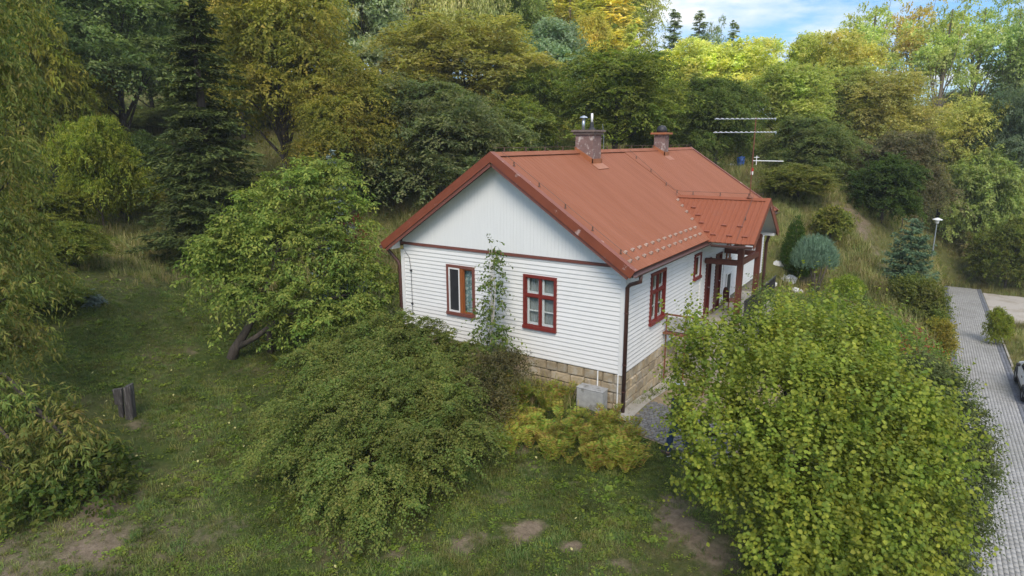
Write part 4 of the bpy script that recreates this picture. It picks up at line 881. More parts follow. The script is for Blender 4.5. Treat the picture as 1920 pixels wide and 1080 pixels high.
# ------------------------------------------------------------------ person behind the hazel
def person(x, y, rz):
    z = gz(x, y); root = empty('person', (x, y, z), rz, 'person in blue jeans, white cap and dark white soled shoes half hidden by the hazel', 'person')
    def skin_chain(name, verts, edges, radii, m, sub=1, parent=root):
        me = bpy.data.meshes.new(name); me.from_pydata(verts, edges, []); o = link(name, me, m, parent)
        sk = o.modifiers.new('skin', 'SKIN'); sk.use_smooth_shade = True
        for v, r_ in zip(me.skin_vertices[0].data, radii): v.radius = (r_, r_) if np.isscalar(r_) else r_
        me.skin_vertices[0].data[0].use_root = True
        s_ = o.modifiers.new('subsurf', 'SUBSURF'); s_.levels = sub; s_.render_levels = sub; return o
    # facing +y in local space, mid stride: right foot forward
    v = [(0, 0, .93), (0, .0, 1.12), (0, .02, 1.34), (0, .03, 1.46), (0, .05, 1.53), (0, .07, 1.60), (0, .08, 1.70),
         (-.10, .02, .88), (-.11, .16, .50), (-.11, .20, .10), (-.11, .24, .06), (-.12, .36, .04),
         (.10, -.02, .88), (.11, -.06, .48), (.11, -.22, .12), (.11, -.20, .06), (.12, -.08, .04),
         (-.19, .02, 1.40), (-.24, -.03, 1.13), (-.22, .16, .96), (-.215, .22, .92), (.19, .02, 1.40), (.24, .0, 1.13), (.22, .20, 1.0), (.215, .26, .97)]
    e = [(0, 1), (1, 2), (2, 3), (3, 4), (4, 5), (5, 6), (0, 7), (7, 8), (8, 9), (9, 10), (10, 11), (0, 12), (12, 13), (13, 14), (14, 15), (15, 16), (2, 17), (17, 18), (18, 19), (19, 20), (2, 21), (21, 22), (22, 23), (23, 24)]
    r = [(.15, .11), (.14, .10), (.16, .10), (.07, .065), .055, (.075, .09), (.07, .085), .085, .06, .042, .042, .03, .085, .06, .042, .042, .03, .055, .042, .032, .026, .055, .042, .032, .026]
    skin_chain('body', v, e, r, MT['skin'], 2)
    jv = [(0, 0, .98), (-.10, .02, .86), (-.11, .16, .50), (-.11, .205, .11), (.10, -.02, .86), (.11, -.06, .48), (.11, -.215, .13)]
    skin_chain('jeans', jv, [(0, 1), (1, 2), (2, 3), (0, 4), (4, 5), (5, 6)], [(.165, .125), .10, .078, .07, .10, .078, .07], MT['jeans'], 2)
    tv = [(0, 0, .92), (0, 0, 1.12), (0, .02, 1.36), (0, .03, 1.45), (-.19, .02, 1.40), (-.24, -.03, 1.13), (-.223, .13, .98), (.19, .02, 1.40), (.24, 0, 1.13), (.223, .17, 1.01)]
    skin_chain('jacket', tv, [(0, 1), (1, 2), (2, 3), (2, 4), (4, 5), (5, 6), (2, 7), (7, 8), (8, 9)], [(.175, .13), (.165, .12), (.185, .12), (.085, .075), .072, .06, .048, .072, .06, .048], MT['jacket'], 2)
    for sx, fy, fz in ((-1, .27, .0), (1, -.16, .0)):
        sh = MB(); V = []; F = []
        for (yy, w_, h_) in ((-.11, .035, .08), (-.06, .045, .11), (.04, .048, .09), (.12, .05, .065), (.17, .03, .045)):
            V += [(sx*.115-w_, fy+yy, .022), (sx*.115+w_, fy+yy, .022), (sx*.115+w_*.7, fy+yy, h_), (sx*.115-w_*.7, fy+yy, h_)]
        for i in range(4):
            for k in range(4): k2 = (k+1) % 4; F.append((i*4+k, i*4+k2, (i+1)*4+k2, (i+1)*4+k))
        F += [(3, 2, 1, 0), (16, 17, 18, 19)]; s_ = sh.add(V, F).build('shoe', MT['shoe'], root, bevel=.012)
        so_ = MB(); so_.hexa([(sx*.115-.05, fy-.125, 0), (sx*.115+.05, fy-.125, 0), (sx*.115+.045, fy+.185, 0), (sx*.115-.045, fy+.185, 0), (sx*.115-.05, fy-.125, .03), (sx*.115+.05, fy-.125, .03), (sx*.115+.045, fy+.185, .03), (sx*.115-.045, fy+.185, .03)]); so_.build('sole', MT['plastic'], s_)
    for sx, hp in ((-1, (-.213, .25, .90)), (1, (.213, .29, .955))):
        hp = np.array(hp)
        for k in range(4):
            q = hp+np.array([sx*.004, (-.02+.014*k)*.6, -.01*k]); ln = (.065, .075, .072, .058)[k]
            skin_chain('finger', [tuple(q), tuple(q+np.array([-sx*.005, ln*.6, -ln*.45])), tuple(q+np.array([-sx*.015, ln*.75, -ln*.95]))], [(0, 1), (1, 2)], [.0095, .0085, .007], MT['skin'], 1)
        skin_chain('thumb', [tuple(hp), tuple(hp+np.array([-sx*.03, .03, .0])), tuple(hp+np.array([-sx*.035, .06, -.015]))], [(0, 1), (1, 2)], [.011, .0095, .008], MT['skin'], 1)
    MB().lathe((0, .065, 1.67), [(.098, 0), (.10, .04), (.085, .09), (.04, .12)], 14).box(-.07, .07, .145, .235, .0+1.67, 1.68).build('cap', MT['cap'], root, smooth=True)
    for sx in (-1, 1):
        MB().lathe((sx*.03, .158, 1.635), [(.004, -.012), (.012, 0), (.004, .012)], 8).build('eye', MT['dark'], root)
        MB().lathe((sx*.083, .07, 1.62), [(.006, -.03), (.012, 0), (.006, .03)], 8).build('ear', MT['skin'], root)
    MB().add([(-.012, .155, 1.625), (.012, .155, 1.625), (.016, .158, 1.59), (-.016, .158, 1.59), (0, .185, 1.597)], [(0, 1, 4), (1, 2, 4), (2, 3, 4), (3, 0, 4)]).build('nose', MT['skin'], root)
    MB().box(-.022, .022, .15, .157, 1.562, 1.568).build('mouth', MT['door'], root)
person(1.92, -1.28, D2R(62))

# ------------------------------------------------------------------ FOLIAGE
SHAPES = {
 'diamond': (np.array([(0, 0, 0), (.42, .5, .08), (1, 0, -.06), (.42, -.5, .08)]), np.array([(0, 1, 2), (0, 2, 3)])),
 'round': (np.array([(0, 0, 0), (.18, .36, .07), (.62, .5, .06), (1, 0, -.10), (.62, -.5, .06), (.18, -.36, .07)]), np.array([(0, 1, 2, 3), (0, 3, 4, 5)])),
 'long': (np.array([(0, .12, 0), (0, -.12, 0), (.5, -.5, .05), (1, 0, -.12), (.5, .5, .05)]), np.array([(0, 1, 2), (0, 2, 4), (4, 2, 3)])),
 'needle': (np.array([(0, .5, 0), (0, -.5, 0), (1, -.2, 0), (1, .2, 0)]), np.array([(0, 1, 2, 3)])),
}
def unit(a): return a/(np.linalg.norm(a, axis=-1, keepdims=True)+1e-9)
def leaf_arrays(P, D, Nn, S, Wd, shape):
    T, F = SHAPES[shape]; D = unit(D); sd = unit(np.cross(Nn, D)); nn = np.cross(D, sd)
    V = P[:, None, :] + S[:, None, None]*(T[None, :, 0:1]*D[:, None, :] + T[None, :, 1:2]*Wd*sd[:, None, :] + T[None, :, 2:3]*nn[:, None, :])
    k = len(T); n = len(P); FF = (F[None]+(np.arange(n)*k)[:, None, None]).reshape(-1, F.shape[1])
    return V.reshape(-1, 3), FF
def sprigs(rg, lobes, n, k, length, leaf, wd, droop=.3, up=.4, shell=.35, hang=.2, spread=.9, shape='diamond', low=-.55, jit=.5, side=None):
    """leafy twigs rooted in the outer shell of a set of lobes; returns vertex and face arrays"""
    lobes = np.asarray(lobes, float); wt_ = lobes[:, 3]*lobes[:, 4]+lobes[:, 3]*lobes[:, 5]; wt_ /= wt_.sum()
    li = rg.choice(len(lobes), n, p=wt_); d = unit(rg.normal(size=(n, 3))); bad = d[:, 2] < low; d[bad, 2] *= -1
    rr = 1-shell*rg.random(n)**1.5
    O = lobes[li, :3]+d*lobes[li, 3:6]*rr[:, None]
    nr = unit(d/lobes[li, 3:6])
    Dm = unit(nr+np.array([0, 0, up])+rg.normal(size=(n, 3))*jit)
    Ls = length*rg.uniform(.55, 1.25, n); t = (np.arange(k)+.6)/k
    Pp = O[:, None]+Dm[:, None]*(Ls[:, None]*t[None])[..., None]; Pp[..., 2] -= droop*Ls[:, None]*t[None]**2
    tg = Dm[:, None]+np.zeros((n, k, 1)); tg[..., 2] -= 2*droop*t[None]; tg = unit(tg)
    rv = unit(rg.normal(size=(n, 3))); sd = unit(np.cross(tg, rv[:, None]+np.zeros((n, k, 1))))
    sg = np.where(np.arange(k) % 2 == 0, 1, -1)[None, :, None]
    Ld = tg*.6+sd*sg*spread+rg.normal(size=(n, k, 3))*.35; Ld[..., 2] -= hang
    Nn = np.array([0, 0, .8])+nr[:, None]*.6+rg.normal(size=(n, k, 3))*.45
    S = leaf*rg.uniform(.6, 1.3, (n, k))
    return leaf_arrays(Pp.reshape(-1, 3), Ld.reshape(-1, 3), Nn.reshape(-1, 3), S.ravel(), wd, shape)
def sprays(rg, lobes, n, length, nt_, nl, tw, leaf, wd, droop=.5, up=.35, shell=.5, low=-.4, shape='diamond', jit=.4, fan=.8, hang=.15, lift=.9):
    """arching branches that carry flat fans of leafy twigs, like shingles with dark gaps under them"""
    lobes = np.asarray(lobes, float); wt_ = lobes[:, 3]*lobes[:, 4]+lobes[:, 3]*lobes[:, 5]; wt_ /= wt_.sum()
    li = rg.choice(len(lobes), n, p=wt_); d = unit(rg.normal(size=(n, 3))); bad = d[:, 2] < low; d[bad, 2] *= -1
    rr = 1-shell*rg.random(n); O = lobes[li, :3]+d*lobes[li, 3:6]*rr[:, None]
    Dm = unit(d+np.array([0, 0, up])+rg.normal(size=(n, 3))*jit); Ls = length*rg.uniform(.5, 1.25, n)
    t = (np.arange(nt_)+.8)/nt_
    Pm = O[:, None]+Dm[:, None]*(Ls[:, None]*t)[..., None]; Pm[..., 2] -= droop*Ls[:, None]*t**2
    tg = Dm[:, None]+np.zeros((n, nt_, 1)); tg[..., 2] -= 2*droop*t; tg = unit(tg)
    sd = unit(np.cross(tg, np.array([0, 0, 1.0])+rg.normal(size=(n, 1, 3))*.25)); sg = np.where(np.arange(nt_) % 2 == 0, 1, -1)[None, :, None]
    td = unit(tg*.75+sd*sg*fan+rg.normal(size=(n, nt_, 3))*.15); tl = tw*(1.1-.65*t)[None]*rg.uniform(.7, 1.2, (n, nt_))*(Ls/length)[:, None]
    s = (np.arange(nl)+.6)/nl
    P3 = Pm[:, :, None]+td[:, :, None]*(tl[..., None]*s)[..., None]; P3[..., 2] -= .35*tl[..., None]*s**2
    sd2 = unit(np.cross(td, np.array([0, 0, 1.0]))); sg2 = np.where(np.arange(nl) % 2 == 0, 1, -1)[None, None, :, None]
    Ld = td[:, :, None]*.7+sd2[:, :, None]*sg2*.8+rg.normal(size=P3.shape)*.3; Ld[..., 2] -= hang
    Nn = np.array([0, 0, lift])+d[:, None, None]*.35+rg.normal(size=P3.shape)*.35
    return leaf_arrays(P3.reshape(-1, 3), Ld.reshape(-1, 3), Nn.reshape(-1, 3), (leaf*rg.uniform(.6, 1.3, P3.shape[:3])).ravel(), wd, shape)
def blob(rg, c, R3, n, r0, r1, shell=.5, flat=.8, low=-.6):
    """n small lobes spread through a large ellipsoid, more of them near its surface"""
    res = []
    for i in range(n):
        d = unit(rg.normal(size=3)); 
        if d[2] < low: d[2] *= -1
        q = (1-shell*rg.random()**1.3); r_ = rg.uniform(r0, r1)
        p = np.array(c)+d*np.array(R3)*q*(1-.0*r_)
        res.append((*p, r_, r_, r_*flat))
    return res
def wood(base, top, r0, lobes, rg, nl=10, lean=(0, 0), m=None, name='trunk', rl=.3):
    """tapered trunk with limbs that run into the lobes"""
    b = MB(); base, top = np.array(base, float), np.array(top, float); pts = []; n = 6
    for i in range(n+1):
        t = i/n; p = base*(1-t)+top*t+np.array([math.sin(t*4+r0*40), math.cos(t*3.3+r0*17), 0])*r0*.6*math.sin(math.pi*t); pts.append(p)
    b.tube(pts, [r0*(1.25 if i == 0 else 1)*(1-.78*i/n) for i in range(n+1)], 8)
    for q in rg.permutation(len(lobes))[:nl]:
        c = np.array(lobes[q][:3]); hh = np.clip((c[2]-base[2])/(top[2]-base[2]+1e-6)*rg.uniform(.45, .75), .12, .92)
        s = base*(1-hh)+top*hh; md = (s+c)/2+np.array([0, 0, .1*np.linalg.norm(c-s)])+rg.normal(size=3)*.06*np.linalg.norm(c-s); rb = r0*(1-.78*hh)*rl*1.6
        b.tube([s, (s*2+md)/3, md, c], [rb, rb*.8, rb*.55, rb*.2], 5, cap=False)
    return b.mesh(name, True)
def join(parts):
    V = []; F = []; o = 0
    for v, f in parts: V.append(v); F.append(f+o); o += len(v)
    return np.concatenate(V), np.concatenate(F)
def crown_mesh(name, parts): return mesh_np(name, *join(parts))

PROTO = {}     # name -> (crown mesh, trunk mesh), ten metres tall with the base at the origin
def proto(name, crown_parts, trunk_me, lm, bm='bark'):
    c = crown_mesh('crown', crown_parts); c.materials.append(LM[lm]); trunk_me.materials.append(MT[bm]); PROTO[name] = (c, trunk_me)
def mk(name, seed, c, R3, nl, r0, r1, ns, k, ln, leaf, wd, lm='wood', bm='bark', tr=.2, top=8.0, limbs=12, **kw):
    rg = np.random.default_rng(seed); sh = kw.pop('bshell', .5); lob = blob(rg, c, R3, nl, r0, r1, sh)
    sp = kw.pop('sp', None); rl_ = kw.pop('rl_', .3); cp = [sprigs(rg, lob, ns, k, ln, leaf, wd, **kw)]
    if sp: cp.append(sprays(rg, lob, *sp))
    proto(name, cp, wood((0, 0, -.6), (0, 0, top), tr, lob, rg, limbs, rl=rl_), lm, bm)
mk('puff', 10, (0, 0, 5.6), (2.6, 2.6, 3.9), 60, .45, 1.0, 4200, 7, .6, .20, .6, tr=.2, droop=.25, up=.5)
mk('broad', 1, (0, 0, 5.6), (2.9, 2.9, 3.5), 44, .7, 1.35, 3200, 7, .75, .16, .62, droop=.3, up=.35, sp=(760, 1.5, 8, 6, .6, .16, .62))
mk('broad2', 2, (0, 0, 5.3), (3.4, 3.2, 3.7), 46, .6, 1.25, 3100, 7, .75, .165, .62, droop=.35, up=.3, sp=(800, 1.6, 8, 6, .6, .165, .62))
mk('oval', 3, (0, 0, 5.6), (1.9, 1.9, 3.9), 44, .55, 1.05, 4000, 7, .7, .22, .6, droop=.2, up=.6)
mk('airy', 4, (0, 0, 6.3), (2.2, 2.2, 3.3), 30, .25, .6, 1150, 7, .5, .16, .6, droop=.3, up=.4, bshell=.85, limbs=24, tr=.18, top=9, bm='palebark', rl_=.24)
mk('gold', 5, (0, 0, 5.4), (2.4, 2.4, 4.0), 40, .5, 1.1, 4700, 12, .9, .14, .5, droop=.75, up=.2, hang=.6, bshell=.7, limbs=18)
mk('willow', 6, (0, 0, 6.0), (2.2, 2.2, 3.3), 30, .5, .9, 1900, 14, 1.9, .22, .25, droop=1.6, up=.2, hang=1.1, spread=.5)
mk('bush', 7, (0, 0, 4.2), (5.2, 5.2, 4.6), 54, 1.1, 1.9, 3000, 7, 1.1, .30, .6, droop=.35, up=.4, low=-.3, tr=.3, top=6, sp=(620, 2.2, 8, 7, .9, .30, .6))
mk('finebush', 8, (0, 0, 4.0), (5.6, 5.4, 4.9), 60, .9, 1.7, 3200, 9, 1.1, .24, .5, droop=.55, up=.35, low=-.3, tr=.3, top=6, sp=(800, 2.3, 10, 7, .9, .24, .5, .6))
mk('feather', 9, (0, 0, 4.6), (3.6, 3.6, 4.8), 38, .8, 1.5, 3000, 14, 1.6, .34, .34, droop=.7, up=.55, hang=.35, tr=.15, top=7, bshell=.7)
def conifer(seed, H, R, lev, per, twigs, nl, nw, droop=.25, upturn=.15, pw=.85, dens=1.0, base=.02):
    rg = np.random.default_rng(seed); P = []; Dd = []; S = []
    for i in range(lev):
        f = (i+rg.random()*.6)/lev; z = H*(base+(1-base)*f)+rg.normal()*H*.004; r_ = R*(1-f)**pw*rg.uniform(.8, 1.1)+.04*R
        for j in range(max(4, int(per*(1-f*.5)))):
            a = rg.random()*2*math.pi; L_ = r_*rg.uniform(.55, 1.18); dz0 = rg.normal()*H/lev*.7; e = np.array([math.cos(a), math.sin(a), 0]); sdv = np.array([-e[1], e[0], 0])
            nt_ = max(4, int(twigs*L_/R*dens)+2)
            t = rg.uniform(.12, 1, nt_)**.8
            q = e[None]*(L_*t)[:, None]; q[:, 2] = z+dz0-droop*L_*t+upturn*L_*t*t+rg.normal(size=nt_)*.02*H/lev
            q += sdv[None]*(rg.normal(size=nt_)*.22*L_*(1.1-t*.7))[:, None]
            for m_ in range(nl):
                dd = e[None]*rg.uniform(.3, 1.0, nt_)[:, None]+sdv[None]*rg.normal(size=nt_)[:, None]*.8; dd = dd+rg.normal(size=(nt_, 3))*.25; dd[:, 2] -= .25
                P.append(q+rg.normal(size=(nt_, 3))*.02); Dd.append(dd); S.append(nw*rg.uniform(.6, 1.3, nt_))
    P, Dd, S = np.concatenate(P), np.concatenate(Dd), np.concatenate(S)
    Nn = np.array([0, 0, 1.0])+rg.normal(size=P.shape)*.4
    return leaf_arrays(P, Dd, Nn, S, .34, 'needle')
def stem(H, r0): return MB().tube([(0, 0, -.5), (0, 0, H*.5), (0, 0, H*.97)], [r0, r0*.6, r0*.08], 8).mesh('trunk', True)
proto('spruce', [conifer(21, 10, 2.1, 60, 15, 34, 7, .13, droop=.45, upturn=.2)], stem(10, .2), 'spruce')
proto('larch', [conifer(22, 10, 1.9, 44, 12, 14, 4, .24, droop=.1, upturn=.25, pw=.7)], stem(10, .16), 'wood', 'palebark')
FOREST = []
def plant(kind, px, base_py, d, top_py, width_px, tint, name, label, cat='tree', group=None, rz=None, ground=None, wr=None):
    """a tree standing at distance d, as tall and as wide as it looks from the drone"""
    p = at(px, 400, d); x, y = p[0], p[1]; z = gz(x, y) if ground is None else ground
    ztop = at(px, top_py, d)[2]; h = max(.4, ztop-z+.05); c, t = PROTO[kind]
    ext = c['ext'] if 'ext' in c else None
    if ext is None:
        co_ = np.empty(len(c.vertices)*3, np.float32); c.vertices.foreach_get('co', co_); co_ = co_.reshape(-1, 3)
        ext = (float(np.percentile(np.abs(co_[:, 0]), 97))*2, float(np.percentile(co_[:, 2], 99.7))); c['ext'] = ext
    sz = h/ext[1]; sx = (width_px*d/CF)/ext[0]
    r_ = empty(name, (x, y, z), rz if rz is not None else (px*1.37+d*.61) % 6.28, label, cat, group); r_.scale = (sx, sx, sz)
    co2 = link('crown', c, None, r_); co2.color = (*tint, 1)
    if d > 48 and kind != 'spruce': co2.material_slots[0].link = 'OBJECT'; co2.material_slots[0].material = LM['far']  # distant crowns get the leaf colours with painted sunlight
    link('trunk', t, None, r_)
    return r_

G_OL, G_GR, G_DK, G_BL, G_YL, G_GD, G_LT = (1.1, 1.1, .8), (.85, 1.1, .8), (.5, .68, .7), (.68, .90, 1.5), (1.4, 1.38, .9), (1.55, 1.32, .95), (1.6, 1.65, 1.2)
WALL = 'trees along the wooded slope behind the house'
# kind, px, base, distance, top, width, tint, name, label
for a in [
 ('broad', 255, 280, 44, -60, 250, (1.05, 1.3, 1.7), 'oak_tree', 'blue green broad tree with dark hollows, left of the tall dark spruce'),
 ('finebush', 118, 330, 40, 70, 210, (1.5, 1.4, .75), 'bushy_tree', 'olive bushy tree with yellow tips in the upper left corner'),
 ('feather', 40, 330, 36, -60, 200, (1.4, 1.3, .75), 'tall_tree', 'tall feathery olive tree cut by the left edge of the photo'),
 ('bush', 165, 270, 47, 95, 100, G_GD, 'golden_bush', 'small yellow brown bush under the blue green tree'),
 ('gold', 545, 330, 38, -80, 260, G_GD, 'golden_tree', 'tall golden brown tree right behind the dark spruce'),
 ('gold', 665, 370, 35, 120, 190, G_GD, 'golden_tree', 'lower golden brown tree with drooping boughs left of the grey green thicket'),
 ('broad', 470, 260, 52, -70, 170, G_GD, 'golden_tree', 'olive gold tree partly behind the top of the dark spruce'),
 ('oval', 690, 250, 55, -60, 130, (.95, 1.05, 1.5), 'pale_tree', 'pale grey green slender tree between the golden trees'),
 ('broad', 760, 200, 64, -70, 150, (.45, .45, .5), 'dark_tree', 'dark brownish tree high on the slope above the olive crown'),
 ('bush', 700, 385, 37, 265, 130, (.75, 1.0, .8), 'dark_bush', 'dark green leafy bush under the lower golden tree'),
 ('finebush', 830, 385, 37, 158, 290, (.95, 1.0, 1.5), 'thicket_tree', 'broad grey green thicket tree left of the roof peak'),
 ('bush', 965, 320, 41, 195, 150, (1.1, 1.2, .9), 'light_bush', 'light yellow green bush just above the roof ridge'),
 ('broad2', 880, 300, 49, 50, 290, (1.2, 1.1, .7), 'olive_tree', 'large olive yellow round tree in the middle of the slope'),
 ('willow', 850, 180, 60, -70, 150, (1.2, 1.25, 1.3), 'willow_tree', 'pale weeping willow at the top edge of the photo'),
 ('broad', 960, 190, 63, -60, 130, (.6, .75, .6), 'dark_tree', 'dark green tree right of the weeping willow'),
 ('oval', 1040, 230, 53, 55, 110, (.75, .95, 1.4), 'pale_tree', 'blue green narrow tree left of the small golden tree'),
 ('broad2', 1150, 300, 42, 105, 230, (1.15, 1.25, .9), 'green_tree', 'wide mid green tree right behind the larger chimney'),
 ('larch', 1130, 160, 66, -90, 150, (1.35, 1.3, 1.0), 'larch_tree', 'tall light green larch beside the open sky'),
 ('larch', 1062, 160, 70, -80, 120, (1.3, 1.3, 1.1), 'larch_tree', 'tall light green larch farther left behind the golden tree'),
 ('larch', 1172, 200, 60, 60, 70, (1.1, 1.2, .9), 'larch_tree', 'shorter green larch whose edge meets the sky gap'),
 ('oval', 1105, 170, 56, 45, 62, (1.3, 1.2, .6), 'golden_tree', 'small bright golden tree in front of the larches'),
 ('broad', 1010, 300, 46, 130, 130, (.95, 1.1, .9), 'green_tree', 'dark green tree behind the light bush at the ridge'),
 ('finebush', 1335, 315, 44, 150, 150, (.75, .9, .8), 'dark_thicket', 'dark green rounded thicket behind the farther chimney'),
 ('finebush', 1235, 300, 46, 165, 120, (1.0, 1.15, .9), 'green_thicket', 'mid green bush between the two chimneys'),
 ('puff', 1275, 230, 64, 88, 130, (1.3, 1.38, 1.1), 'bright_tree', 'sunny yellow green tree under the leftmost small spruces'),
 ('puff', 1385, 230, 62, 86, 130, (1.25, 1.32, 1.0), 'bright_tree', 'sunny yellow green tree in the notch of the skyline'),
 ('oval', 1335, 220, 66, 104, 90, (1.3, 1.25, .9), 'bright_tree', 'narrower sunny tree between the two wider bright crowns'),
 ('larch', 1247, 120, 82, 40, 62, (.45, .6, .75), 'spruce_tree', 'small far spruce standing alone, leftmost on the skyline'),
 ('larch', 1291, 120, 84, 42, 66, (.5, .65, .85), 'spruce_tree', 'small far spruce, second from the left on the skyline'),
 ('airy', 1322, 120, 84, 48, 50, (.6, .75, 1.0), 'far_tree', 'thin far tree on the skyline right of the two small spruces'),
 ('larch', 1352, 120, 84, 58, 52, (.55, .7, .7), 'spruce_tree', 'lowest of the far spruces, in front of the notch in the skyline'),
 ('oval', 1490, 220, 62, 78, 80, (1.05, 1.15, .8), 'green_tree', 'green oval tree just right of the skyline notch'),
 ('puff', 1550, 240, 58, 72, 130, (1.15, 1.15, .8), 'olive_tree', 'olive tree with thin top left of the tall airy trees'),
 ('airy', 1598, 230, 70, 6, 130, (.95, 1.1, .9), 'airy_tree', 'tall airy tree with sky showing through, leftmost of the tall row'),
 ('airy', 1675, 240, 72, 6, 130, (1.1, .95, .8), 'airy_tree', 'tall airy brownish tree, second in the tall row'),
 ('airy', 1732, 255, 67, 8, 140, (.85, 1.0, .8), 'airy_tree', 'tall airy tree with long pale bare trunk in the tall row'),
 ('airy', 1790, 260, 72, 8, 130, (.8, 1.0, .85), 'airy_tree', 'tall airy green tree right of the pale bare trunk'),
 ('airy', 1852, 270, 70, 8, 130, (.75, .95, .85), 'airy_tree', 'tall airy dark green tree, second from the right in the tall row'),
 ('broad', 1912, 280, 68, 50, 110, (.6, .75, .75), 'airy_tree', 'dark dense tree at the right edge of the tall row'),
 ('broad', 1780, 290, 74, 170, 150, (.5, .62, .6), 'dark_tree', 'dark understorey tree behind the pale trunk'),
 ('puff', 1450, 300, 51, 130, 150, (1.15, 1.25, .75), 'light_tree', 'light green bushy tree right of the dark thicket'),
 ('broad2', 1560, 270, 57, 130, 140, (.85, 1.0, .7), 'green_tree', 'mid green tree behind the olive brown crown'),
 ('broad2', 1630, 310, 54, 140, 180, (1.05, .95, .7), 'olive_tree', 'olive brown round tree above the pale grey bush'),
 ('finebush', 1515, 375, 42, 222, 150, (.95, 1.05, 1.25), 'grey_bush', 'grey green tall bush to the right of the antenna'),
 ('bush', 1492, 425, 36, 310, 120, (1.1, 1.05, .8), 'yellow_bush', 'yellow green low bush just behind the porch gable'),
 ('finebush', 1668, 360, 42, 250, 150, (1.0, .82, 1.6), 'lilac_bush', 'pale grey lilac coloured bush above the round dark shrub'),
 ('bush', 1655, 422, 36, 293, 112, (.42, .60, .5), 'round_shrub', 'round dark green shrub alone on the grassy slope', 'shrub'),
 ('broad', 1792, 320, 55, 190, 130, (1.2, 1.15, .8), 'yellow_tree', 'yellow topped tree right of the pale trunk'),
 ('broad', 1760, 330, 57, 235, 120, (.5, .65, .6), 'dark_tree', 'dark green tree below the yellow topped crown'),
 ('broad2', 1895, 400, 52, 165, 140, (.42, .55, .75), 'dark_tree', 'very dark blue green tree at the right edge of the photo'),
 ('bush', 1840, 400, 51, 285, 130, (1.0, 1.15, .85), 'light_bush', 'light green bush beneath the dark blue green tree'),
 ('bush', 1908, 530, 45, 410, 100, (.9, .95, .7), 'olive_bush', 'olive bush at the right edge above the gravel yard'),
 ('bush', 1845, 470, 50, 430, 60, (1.1, .95, 1.1), 'dry_bush', 'small greyish brown bush on the bank beyond the end of the drive'),
 ('bush', 1908, 612, 30.5, 590, 40, (1.4, 1.45, .7), 'low_hedge', 'low yellow green hedge clump between the gravel yard and the small lawn', 'hedge'),
 ('feather', 190, 400, 29, 225, 130, (1.4, 1.45, .8), 'locust_sapling', 'bright yellow green feathery sapling left of the dark spruce'),
 ('feather', 110, 560, 22, 420, 140, (1.1, 1.15, .75), 'locust_sapling', 'feathery green sapling at the left edge of the lawn'),
 ('bush', 290, 350, 40, 250, 90, G_DK, 'dark_bush', 'dark bush in the shade under the blue green tree'),
 ('bush', 230, 380, 33, 310, 120, (1.7, 1.5, .65), 'yellow_bush', 'low yellow green bush at the top of the left lawn'),
 ('bush', 60, 470, 27, 350, 150, (1.2, 1.2, .75), 'olive_bush', 'olive bush low on the slope by the left edge'),
 ('feather', 30, 700, 17.5, 540, 150, (.9, 1.0, .7), 'locust_sapling', 'dull green feathery sapling on the left edge level with the post'),
 ('spruce', 400, 515, 27, -60, 215, (1, 1, 1), 'spruce_tree', 'tall dark spruce at the edge of the lawn'),
]:
    kind, px, bpy_, d, top, wd, tint, nm, lab = a[:9]; far_sun = 1.0+1.35*float(sstep(42, 62, d)); tint = (tint[0]*far_sun*(1.0 if d < 56 else 1.08), tint[1]*far_sun, tint[2]*far_sun)  # tint lightens with distance, standing in for sun on the far hillside
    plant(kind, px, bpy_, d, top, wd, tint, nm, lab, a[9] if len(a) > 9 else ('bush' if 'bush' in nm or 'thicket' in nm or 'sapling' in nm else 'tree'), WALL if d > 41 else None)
# deeper rows of the wood that fill the slope
rnd = random.Random(4)
for i in range(34):
    px = -60+i*38+rnd.uniform(-10, 10); d = rnd.uniform(72, 92); kind = rnd.choice(['broad', 'oval', 'broad2', 'oval'])
    if px > 1180: break
    tint = rnd.choice([(2.2, 2.2, 1.4), (1.8, 2.0, 1.4), (2.6, 2.5, 1.5), (1.9, 2.1, 1.8), (2.4, 2.0, 1.3)])  # tints raised beyond leaf colour so the deep wood looks sunlit
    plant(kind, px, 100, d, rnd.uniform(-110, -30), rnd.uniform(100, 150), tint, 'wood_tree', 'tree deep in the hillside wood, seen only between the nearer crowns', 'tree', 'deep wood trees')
for i in range(9):
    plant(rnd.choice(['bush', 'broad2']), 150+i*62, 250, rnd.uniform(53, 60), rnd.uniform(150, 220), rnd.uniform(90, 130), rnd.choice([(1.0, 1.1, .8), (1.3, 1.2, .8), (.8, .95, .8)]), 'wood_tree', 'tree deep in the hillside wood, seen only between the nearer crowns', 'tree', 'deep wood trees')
for px, tp_ in ((225, 40), (310, 50), (395, 60)):
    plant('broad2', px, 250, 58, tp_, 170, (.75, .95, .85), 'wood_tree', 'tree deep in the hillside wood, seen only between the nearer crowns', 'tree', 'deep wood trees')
for i in range(20):
    px = 1200+i*40; d = rnd.uniform(78, 95); kind = rnd.choice(['broad', 'broad2'])
    plant(kind, px, 200, d, rnd.uniform(110, 140) if px < 1560 else rnd.uniform(200, 240), rnd.uniform(100, 140), rnd.choice([(2.2, 2.2, 1.4), (1.8, 2.0, 1.4), (2.6, 2.6, 1.7), (1.9, 2.1, 1.4)]), 'wood_tree', 'tree low in the distant wood behind the right hand tree rows', 'tree', 'distant wood trees')  # light tints paint sunshine onto the distant wood

